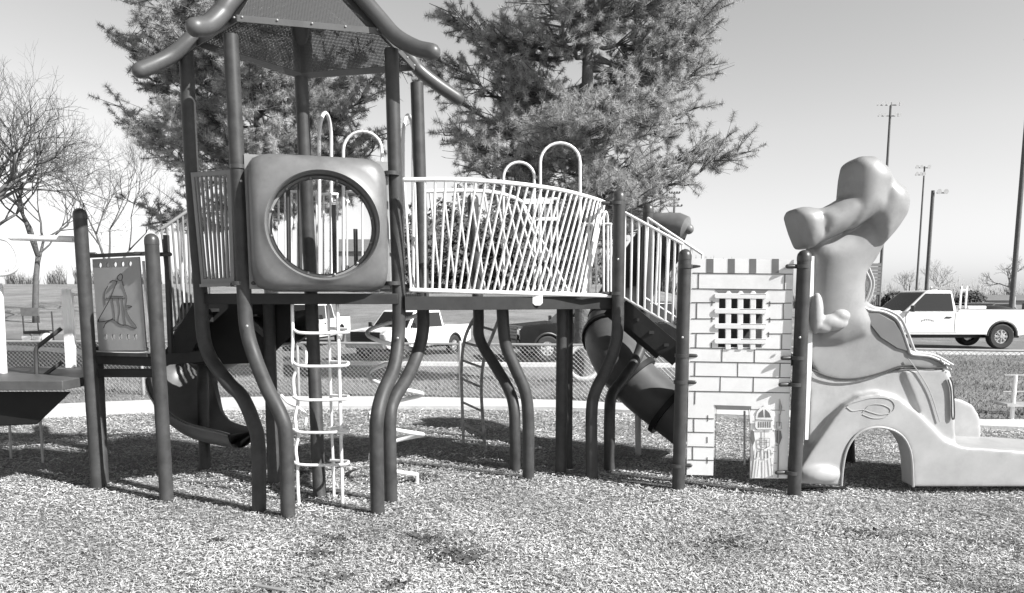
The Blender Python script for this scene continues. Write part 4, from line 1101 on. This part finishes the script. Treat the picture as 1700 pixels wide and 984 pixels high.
# far parked cars at the right
def far_car(px, Y, label, m, hd):
    root = empty('parked_car', ((px - 850) / F * Y, Y, gz(0, 0) + .0), hd); tag(root, label, 'car', 'cars parked in the far lot')
    mb = MB(); prof = [(-2.2, .35), (-2.2, .85), (-1.5, .95), (-1.0, 1.4), (.4, 1.42), (1.1, .98), (2.0, .85), (2.2, .6), (2.2, .35)]
    mb.prism([prof], lambda x, z: (x, -.85, z), (0, 1.7, 0)); mb.build('body', m, root, bevel=.08)
    g_ = MB(); g_.prism([[(-1.3, .97), (-.95, 1.33), (.36, 1.35), (.95, .99)]], lambda x, z: (x, -.86, z), (0, 1.72, 0)); g_.build('glass_band', GLS, root)
    for x in (-1.35, 1.4):
        for y in (-.8, .8):
            t = MB(); t.tube([(x, y - .1, .32), (x, y + .1, .32)], .32, 16); t.build('wheel', TYRE, root)
for a in ((1604, 62, 'dark far car left of the white truck bed cargo line', TDARK, .2), (1628, 66, 'silver far car between two dark ones in the distant lot', RIM, -.1), (1652, 63, 'grey far car nearest the thick pole in the distant lot', PANEL, .1)): far_car(*a)

# ============================================================ light poles
def light_pole(px_top, py_top, px_b, Y, label, rows, r0=.16, r1=.09, halfw=1.0):
    b_ = W(px_b, 497, Y); t_ = W(px_top, py_top, Y); zb = gz(b_.x, Y)
    root = empty('light_pole', (t_.x, Y, zb)); tag(root, label, 'light pole', 'sports field light poles')
    hz = t_.z - zb
    mb = MB(); mb.tube([(0, 0, -.2), (0, 0, hz)], [r0, r1], 12); mb.build('pole', WOODP, root)
    for dz, lamps in rows:
        c = MB(); c.bar((min(lamps) - .1, 0, hz - dz), (max(lamps) + .1, 0, hz - dz), .08, .1); c.build('cross_arm', WOODP, root)
        for x in lamps:
            l_ = MB(); l_.tube([(x, 0, hz - dz - .05), (x, -.12, hz - dz + .12), (x, -.34, hz - dz + .1)], [.09, .14, .27], 12); l_.build('floodlight', STEEL, root)
light_pole(1479, 170, 1462, 95, 'tall wooden light pole behind the lumpy figure, with the widest lamp cluster', [(.3, (-1.6, -1.0, -.4, .7, 1.1)), (1.6, (-1.4, -.8, .6, 1.0))], .2, .13)
light_pole(1535, 276, 1526, 110, 'thinner light pole left of a shorter dark one, lamps on both sides', [(.2, (-1.2, -.6, .5)), (1.2, (-1.2, -.6, -.2))], .17, .1)
light_pole(1549, 316, 1537, 80, 'shorter dark pole with one lamp bracket to its right', [(.25, (.5, 1.2))], .2, .17)
light_pole(1716, 60, 1691, 52, 'thick dark pole at the right edge behind the white truck bed', [(.2, (-.5, .5))], .17, .14)
def utility():
    Y = 150; t_ = W(1120, 318, Y); root = empty('utility_pole', (t_.x, Y, 0)); tag(root, 'distant utility pole with three crossarms rising above the tube slide hood', 'utility pole')
    mb = MB(); mb.tube([(0, 0, -.2), (0, 0, t_.z)], [.3, .2], 8); mb.build('pole', WOODP, root)
    for dz, w_ in ((.3, 1.0), (1.6, .9), (2.8, 1.5)):
        c = MB(); c.bar((-w_, 0, t_.z - dz), (w_, 0, t_.z - dz), .15, .2)
        for x in (-w_, -w_ / 2, w_ / 2, w_): c.ball((x, 0, t_.z - dz + .2), .2, 8, 6)
        c.build('cross_arm', WOODP, root)
utility()

# ============================================================ trees
def pine(name, x, y, hgt, R0, zlow, trunk_r, nclump, label, seed, lean=0.0, extra=()):
    rn = random.Random(seed); rg = np.random.default_rng(seed); z0 = gz(x, y)
    root = empty(name, (x, y, z0)); tag(root, label, 'pine tree')
    tk = MB(); tp = catmull([(0, 0, -.2), (.05, 0, 1.2), (lean * .3, .1, hgt * .3), (lean * .6, -.1, hgt * .6), (lean, 0, hgt * .97)], 8)
    m_ = len(tp); tk.tube(tp, [trunk_r * (1.25 if i == 0 else 1) * (1 - .86 * i / m_) for i in range(m_)], 14)
    def tr(z):
        i = 0
        while i < m_ - 2 and tp[i + 1].z < z: i += 1
        return tp[i].lerp(tp[i + 1], max(0, min(1, (z - tp[i].z) / (tp[i + 1].z - tp[i].z))))
    br = MB(); centers = []; dirs = []
    def env(z):
        f = (z - zlow) / (hgt - zlow)
        if f < 0 or f > 1: return .3
        return R0 * (math.sin(min(1, f * 2.2 + .38) * math.pi / 2)) * (1 - max(0, f - .42) / .58) ** .75
    limbs = []
    nl = int(62 * hgt / 12)
    for k in range(nl):
        z = zlow - .1 + (hgt - zlow) * (k + rn.random()) / nl; a = rn.random() * 2 * math.pi + k * 2.4
        limbs.append((z, a, env(z) * rn.uniform(.62, 1.12)))
    limbs += list(extra)
    for z, a, L in limbs:
        s0 = tr(z); d = Vector((math.cos(a), math.sin(a), 0)); rise = rn.uniform(.05, .5)
        pts = [s0]; n = 7
        for i in range(1, n + 1):
            f = i / n; pts.append(s0 + d * L * f + Vector((rn.gauss(0, .09), rn.gauss(0, .09), L * (rise * f * f - .12 * math.sin(f * 3) ) + rn.gauss(0, .07))))
        rr = trunk_r * .19 * min(1.2, L / R0 + .2); cp = catmull(pts, 3); br.tube(cp, [rr * (1 - .85 * i / len(cp)) for i in range(len(cp))], 6)
        for i in range(2, len(cp)):
            f = i / len(cp)
            if f < .2: continue
            for _ in range(rn.choice((2, 3)) if L > 1 else 2):
                sa = a + rn.choice((-1, 1)) * rn.uniform(.4, 1.5); l2 = rn.uniform(.35, 1.15) * (1.15 - .55 * f) * min(1, L / 2 + .3)
                e = cp[i] + Vector((math.cos(sa), math.sin(sa), rn.uniform(-.25, .65))) * l2
                mid = (cp[i] + e) / 2 + Vector((rn.gauss(0, .05),) * 3)
                br.tube([cp[i], mid, e], [rr * .35, rr * .22, .006], 4)
                centers.append(e); dirs.append((e - cp[i]).normalized())
                for _k in range(2):
                    e2 = mid.lerp(e, rn.random()) + Vector((rn.gauss(0, .22), rn.gauss(0, .22), rn.gauss(.08, .18))); br.tube([mid, e2], [.009, .005], 3); centers.append(e2); dirs.append((e2 - mid).normalized())
        centers.append(cp[-1]); dirs.append(d)
    n0_ = len(centers)
    for _ in range(1500):   # loose twigs filling the spaces between limbs
        k = rn.randrange(n0_); c0 = centers[k]; e2 = c0 + Vector((rn.gauss(0, .2), rn.gauss(0, .2), rn.gauss(.08, .22))); br.tube([c0, e2], [.008, .004], 3); centers.append(e2); dirs.append((e2 - c0).normalized())
    C = np.array([tuple(c) for c in centers]); D = np.array([tuple(d) for d in dirs])
    if len(C) > nclump:
        idx = rg.choice(len(C), nclump, replace=False); C = C[idx]; D = D[idx]
    nn_ = 110; M = len(C)
    cc = np.repeat(C, nn_, 0); dd = np.repeat(D, nn_, 0); N = M * nn_
    t = rg.random(N)[:, None]; sz = np.repeat(rg.uniform(.75, 1.3, M), nn_)[:, None]
    basep = cc - dd * t * .22 * sz
    v = rg.normal(0, 1, (N, 3)); v -= (v * dd).sum(1)[:, None] * dd * .6; v /= np.linalg.norm(v, axis=1)[:, None]
    nd = v * 1.0 + dd * .2 + np.array([0, 0, .12]); nd /= np.linalg.norm(nd, axis=1)[:, None]
    ln_ = rg.uniform(.07, .15, N)[:, None] * sz; tip = basep + nd * ln_
    sd = np.cross(nd, rg.normal(0, 1, (N, 3))); sd /= np.linalg.norm(sd, axis=1)[:, None]; sd *= .0048
    P_ = np.empty((N, 3, 3)); P_[:, 0] = basep - sd; P_[:, 1] = basep + sd; P_[:, 2] = tip
    me = bpy.data.meshes.new('crown'); me.vertices.add(N * 3); me.vertices.foreach_set('co', P_.reshape(-1)); me.loops.add(N * 3); me.loops.foreach_set('vertex_index', np.arange(N * 3, dtype=np.int32))
    me.polygons.add(N); me.polygons.foreach_set('loop_start', np.arange(0, N * 3, 3, dtype=np.int32)); me.polygons.foreach_set('loop_total', np.full(N, 3, dtype=np.int32)); me.update(); me.validate()
    me.materials.append(NEEDLE); o = bpy.data.objects.new('crown', me); col.objects.link(o); o.parent = root
    tk.build('trunk', BARK, root); br.build('branches', BARK, root, ang=180)
    return root, M
Yp = G(962, 626).y
_, m1 = pine('pine_tree', (964 - 850) / F * Yp, Yp, 15.5, 2.75, 3.3, .26, 9500, 'large pine behind the bowed railing, its trunk rising behind the bridge', 5, .2,
     extra=((4.6, -.1, 3.15), (4.9, .15, 2.9), (4.2, 3.3, 3.0), (5.0, 2.9, 3.1), (6.5, .3, 2.9), (5.6, 3.1, 3.5), (6.6, 2.9, 3.4), (7.2, .2, 3.0), (8.2, .4, 2.9), (3.4, 2.2, 2.2), (3.8, -1.2, 2.4), (7.6, 3.0, 3.1)))
Yq = 18.5
_, m2 = pine('pine_tree', (452 - 850) / F * Yq, Yq, 12.4, 2.8, 4.0, .24, 8000, 'pine behind the roofed tower, its crown seen through the tower posts', 9, -.2,
     extra=((5.7, 3.2, 3.0), (6.6, 2.9, 2.9), (4.9, 3.5, 2.6), (5.4, .1, 3.0), (7.4, 3.0, 2.7), (4.0, 3.1, 2.9), (4.4, -.2, 2.6), (6.5, .1, 3.2)))
print('clumps', m1, m2)

def bare(name, x, y, hgt, seed, label, m=TWIG, depth=7, r0=.17, spread=.55, grp=None, fork=.22, z=None):
    rn = random.Random(seed); root = empty(name, (x, y, (gz(x, y) if z is None else z) - .05)); tag(root, label, 'bare tree', grp)
    mb = MB()
    def grow(p, d, L, r, k):
        n = 3; pts = [p]; q = p; dd = d
        for i in range(n):
            w_ = .04 if k == 0 else .13; dd = (dd + Vector((rn.gauss(0, w_), rn.gauss(0, w_), rn.gauss(.03, .6 * w_)))).normalized(); q = q + dd * L / n; pts.append(q)
        mb.tube(pts, [r, r * .9, r * .8, r * .7], 7 if k < 2 else (4 if k < 4 else 3))
        if k >= depth: return
        nc = rn.choice((2, 3, 3)) if k < 5 else rn.choice((2, 2, 3))
        for c in range(nc):
            ax = rn.uniform(0, 2 * math.pi); sp_ = spread * rn.uniform(.6, 1.35) * (1 if k else .8)
            o1 = dd.orthogonal().normalized(); o2 = dd.cross(o1)
            nd = (dd * math.cos(sp_) + (o1 * math.cos(ax) + o2 * math.sin(ax)) * math.sin(sp_)); nd.z += .07; nd.normalize()
            grow(pts[-1] if c < 2 else pts[-2], nd, L * rn.uniform(.64, .88), r * rn.uniform(.55, .7), k + 1)
    grow(Vector((0, 0, 0)), Vector((.03, 0, 1)), hgt * fork, r0, 0)
    mb.build('branches', m, root, ang=180); return root
bare('bare_tree', (62 - 850) / F * 38, 38, 15.5, 3, 'big leafless tree at the left edge behind the white overhead rail', depth=8, r0=.17, spread=.6)
bare('bare_tree', (188 - 850) / F * 46, 46, 13, 12, 'slimmer leafless tree between the tall left post and the pine', depth=8, r0=.12, spread=.45)
bare('bare_tree', (-60 - 850) / F * 34, 34, 14.0, 21, 'leafless tree whose branches reach in from beyond the left edge', depth=8, r0=.24, spread=.6)
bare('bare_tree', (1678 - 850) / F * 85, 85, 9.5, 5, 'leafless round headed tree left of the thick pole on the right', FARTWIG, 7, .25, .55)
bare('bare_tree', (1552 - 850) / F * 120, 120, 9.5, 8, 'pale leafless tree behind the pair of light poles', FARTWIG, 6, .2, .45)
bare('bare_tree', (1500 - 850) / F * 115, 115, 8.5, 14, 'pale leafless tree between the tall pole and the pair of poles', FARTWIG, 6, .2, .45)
# far scrub line
def scrub(name, x0, x1, Y0, Y1, n, hlo, hhi, m, label, seed):
    rn = random.Random(seed); mb = MB()
    for _ in range(n):
        x = rn.uniform(x0, x1); y = rn.uniform(Y0, Y1); h = rn.uniform(hlo, hhi); z = gz(x, y); ns = 26
        for k in range(ns):
            a = rn.uniform(0, 6.28); s_ = rn.uniform(.1, .5); p = Vector((x + rn.gauss(0, .3), y, z)); q = p + Vector((math.cos(a) * s_ * h * .5, math.sin(a) * s_ * h * .5, h * rn.uniform(.5, 1)))
            mid = p.lerp(q, .5) + Vector((rn.gauss(0, .2), 0, .3)); mb.tube([p, mid, q], [.07, .05, .02], 3)
    o = mb.build(name, m, ang=180); tag(o, label, 'scrub', kind='stuff')
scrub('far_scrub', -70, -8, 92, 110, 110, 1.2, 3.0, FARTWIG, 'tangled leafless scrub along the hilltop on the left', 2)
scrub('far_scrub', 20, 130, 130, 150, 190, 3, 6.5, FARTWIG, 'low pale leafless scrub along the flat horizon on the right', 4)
scrub('far_scrub', -8, 30, 98, 118, 110, 4, 7.5, TWIG, 'darker leafless scrub seen through the bowed railing', 6)
def bush(px, Y, r, label, hz=1.0):
    rn = random.Random(px); x = (px - 850) / F * Y; mb = MB()
    for _ in range(2600):
        v = Vector((rn.gauss(0, 1), rn.gauss(0, 1), rn.gauss(0, 1))).normalized() * (rn.random() ** .4); p = Vector((v.x * r, v.y * r, abs(v.z) * r * 1.3 * hz + .1)); s_ = rn.uniform(.12, .3) * r * .5
        a = Vector((rn.gauss(0, 1), rn.gauss(0, 1), rn.gauss(0, 1))).normalized(); b_ = a.orthogonal().normalized()
        mb.add([p + a * s_, p + b_ * s_, p - (a + b_) * s_ * .6], [(0, 1, 2)])
    o = mb.build('evergreen_bush', BUSH, fix=False, smooth=False); o.location = (x, Y, gz(x, Y)); tag(o, label, 'bush')
def wood():
    rn = random.Random(33); mb = MB()
    for _ in range(52):
        x = rn.uniform(-9, 8); y = rn.uniform(66, 84); r = rn.uniform(1.8, 3.4); hz = rn.uniform(6, 11.0) - abs(x) * .15
        for _k in range(520):
            v = Vector((rn.gauss(0, 1), rn.gauss(0, 1), rn.gauss(0, 1))).normalized() * (rn.random() ** .4); f_ = (v.z + 1) / 2
            p = Vector((x + v.x * r * (1.15 - f_ * .6), y + v.y * r, gz(x, y) + f_ * hz)); s_ = rn.uniform(.12, .4)
            a = Vector((rn.gauss(0, 1), rn.gauss(0, 1), rn.gauss(0, 1))).normalized(); b_ = a.orthogonal().normalized()
            mb.add([p + a * s_, p + b_ * s_, p - (a + b_) * s_ * .6], [(0, 1, 2)])
    o = mb.build('far_woodland', BUSH, fix=False, smooth=False); tag(o, 'dark evergreen thicket on the slope seen through the bowed railing', 'woodland', kind='stuff')
wood()
bush(1481, 100, 2.0, 'round dark evergreen bush right of the tallest light pole'); bush(1608, 105, 2.2, 'wide dark evergreen bush behind the white truck')

# ============================================================ small background things
def building(name, x0, x1, Y, ztop, label, dpt=8, roofm=ROOFF, pitch_=.8, cat='building'):
    xa = (x0 - 850) / F * Y; xb = (x1 - 850) / F * Y; cx = (xa + xb) / 2; wd = xb - xa; zb = gz(cx, Y) - .3
    root = empty(name, (cx, Y, zb)); tag(root, label, cat); h = ztop - zb - pitch_
    m = MB(); m.box((0, dpt / 2, h / 2), (wd, dpt, h)); m.build('wall', BRICK, root)
    r_ = MB(); o_ = .4; r_.prism([[(-.4, h), (dpt + .4, h), (dpt / 2, h + pitch_)]], lambda y, z: (-wd / 2 - o_, y, z + .003), (wd + 2 * o_, 0, 0)); r_.build('roof', roofm, root)
    n = max(2, int(wd / 3))
    for k in range(n):
        w_ = MB(); xx = -wd / 2 + wd * (k + .5) / n; w_.box((xx, -.01, h * .5), (1.0, .06, 1.0)); w_.build('window', GLS, root)
building('far_building', 556, 640, 100, W(600, 392, 100).z, 'long low grey building seen through the round bubble window', 10, ROOFF, 2.0)
building('far_shed', 1632, 1720, 105, W(1650, 489, 105).z, 'low dark roofed shed behind the thick pole on the right', 8, ROOFF, .8, 'shed')
def bleacher_board():
    Y = 90; a = W(1440, 436, Y); b_ = W(1463, 436, Y); root = empty('scoreboard', ((a.x + b_.x) / 2, Y, 0)); tag(root, 'dark slatted scoreboard on posts just left of the tallest light pole', 'scoreboard')
    wd = b_.x - a.x; m = MB()
    for k in range(9): m.box((0, 0, a.z - .25 - k * .42), (wd, .12, .36))
    m.build('board', ROOFF, root, smooth=False)
    for s in (-1, 1): l_ = MB(); l_.tube([(s * wd * .4, .15, -.1), (s * wd * .4, .15, a.z)], .09, 8); l_.build('leg', WOODP, root)
bleacher_board()
def left_stand():
    Y = 27; a = W(34, 512, Y); b_ = W(88, 512, Y); zb = gz(a.x, Y); root = empty('display_stand', ((a.x + b_.x) / 2, Y, zb)); tag(root, 'dark board on thin posts with three white round discs on the grass at left', 'stand')
    wd = b_.x - a.x; t = a.z - zb
    m = MB(); m.box((-wd * .22, 0, t - .12), (wd * .55, .05, .3)); m.build('board', PANEL, root)
    for x in (-wd * .45, 0, wd * .45): l_ = MB(); l_.tube([(x, 0, 0), (x, 0, t - .1)], .025, 8); l_.build('leg', POST, root)
    m = MB(); m.box((-wd * .12, .1, t - .86), (wd * .55, .5, .1)); m.bar((0, 0, t - .8), (wd * .45, 0, t - .8), .04, .04); m.build('shelf', TRIM, root)
    for x in (-.34, -.04, .27): d = MB(); d.tube([(x * wd, -.1, t - 1.05), (x * wd, -.02, t - 1.05)], .17, 20); d.build('disc', CAST, root)
left_stand()
def tyre_ring():
    c = G(966, 628); c = Vector((W(968, 604, Yp - .55).x, Yp - .5, .36)); root = empty('leaning_tyre', (c.x, c.y, 0)); tag(root, 'pale worn tyre leaning on the big pine trunk behind the fence', 'tyre')
    mb = MB(); mb.tube([(.34 * math.cos(2 * math.pi * k / 28), .12 * math.sin(2 * math.pi * k / 28), .37 + .36 * math.sin(2 * math.pi * k / 28)) for k in range(28)], .065, 10, closed=True); mb.build('tyre_casing', mat('worn_tyre', .4, .8, .3, 6), root)
tyre_ring()
def grill():
    Y = G(1680, 702).y; root = empty('park_grill', (W(1680, 690, Y).x, Y, 0)); tag(root, 'steel frame grill on a white post beside the fence at the right edge', 'grill')
    k = Y / F; t = H - (622 - 495) * k
    p = MB(); p.tube([(0, 0, -.05), (0, 0, t)], .03, 8); p.build('post', WHITE, root)
    f_ = MB(); f_.tube([(-.16, 0, t), (.5, 0, t), (.5, 0, t - .24), (-.16, 0, t - .24)], .012, 6, closed=True); f_.build('frame', STEEL, root)
    s_ = MB(); s_.box((.18, 0, t - .42), (.72, .3, .04)); s_.build('grate', STEEL, root)
grill()
# short dry grass blades between path and road
def blades():
    N = 70000
    X = (rng.random(N) - .5) * 40; Y = 11 + rng.random(N) ** 1.4 * 12
    path_y = np.interp(X, [q.x for q in pa], [q.y for q in pa]); keep = Y > path_y + .05; X = X[keep]; Y = Y[keep]; N = len(X)
    z = np.array([gz(a, b) for a, b in zip(X, Y)])
    h = rng.uniform(.02, .06, N) * (1 + .6 * (np.sin(X * 1.1) * np.cos(Y * 1.9) > .2)); w_ = rng.uniform(.006, .014, N)
    a = rng.uniform(0, np.pi, N); p = np.empty((N, 3, 3))
    p[:, 0] = np.stack([X - w_ * np.cos(a), Y - w_ * np.sin(a), z], 1); p[:, 1] = np.stack([X + w_ * np.cos(a), Y + w_ * np.sin(a), z], 1)
    p[:, 2] = np.stack([X + rng.normal(0, .025, N), Y + rng.normal(0, .025, N), z + h], 1)
    me = bpy.data.meshes.new('grass_blades'); me.vertices.add(N * 3); me.vertices.foreach_set('co', p.reshape(-1)); me.loops.add(N * 3); me.loops.foreach_set('vertex_index', np.arange(N * 3, dtype=np.int32))
    me.polygons.add(N); me.polygons.foreach_set('loop_start', np.arange(0, N * 3, 3, dtype=np.int32)); me.polygons.foreach_set('loop_total', np.full(N, 3, dtype=np.int32)); me.update()
    me.materials.append(mat('grass_blade', .2, .8, .4, .8)); o = bpy.data.objects.new('grass_blades', me); col.objects.link(o); tag(o, 'short dry grass between the sidewalk and the road', 'grass', kind='stuff')
blades()

bare('bare_tree', 11.5, 1.2, 9.5, 40, 'leafless tree outside the frame that throws thin branch shadows on the mulch', depth=6, r0=.14, spread=.6, z=0)

# inspection stickers and bolt heads on the front posts
def post_marks():
    for (px, py, Y) in ((400, 300, 6.1), (410, 541, 6.06), (660, 561, 6.42), (661, 330, 6.42), (1026, 430, 7.13), (277, 720, 6.6), (150, 560, 6.9), (1133, 560, YL - .07), (1328, 560, YM - .07)):
        m_ = MB(); m_.ball(W(px, py, Y), (.011, .007, .011), 8, 6); P(m_.build('bolt', STEEL))
post_marks()
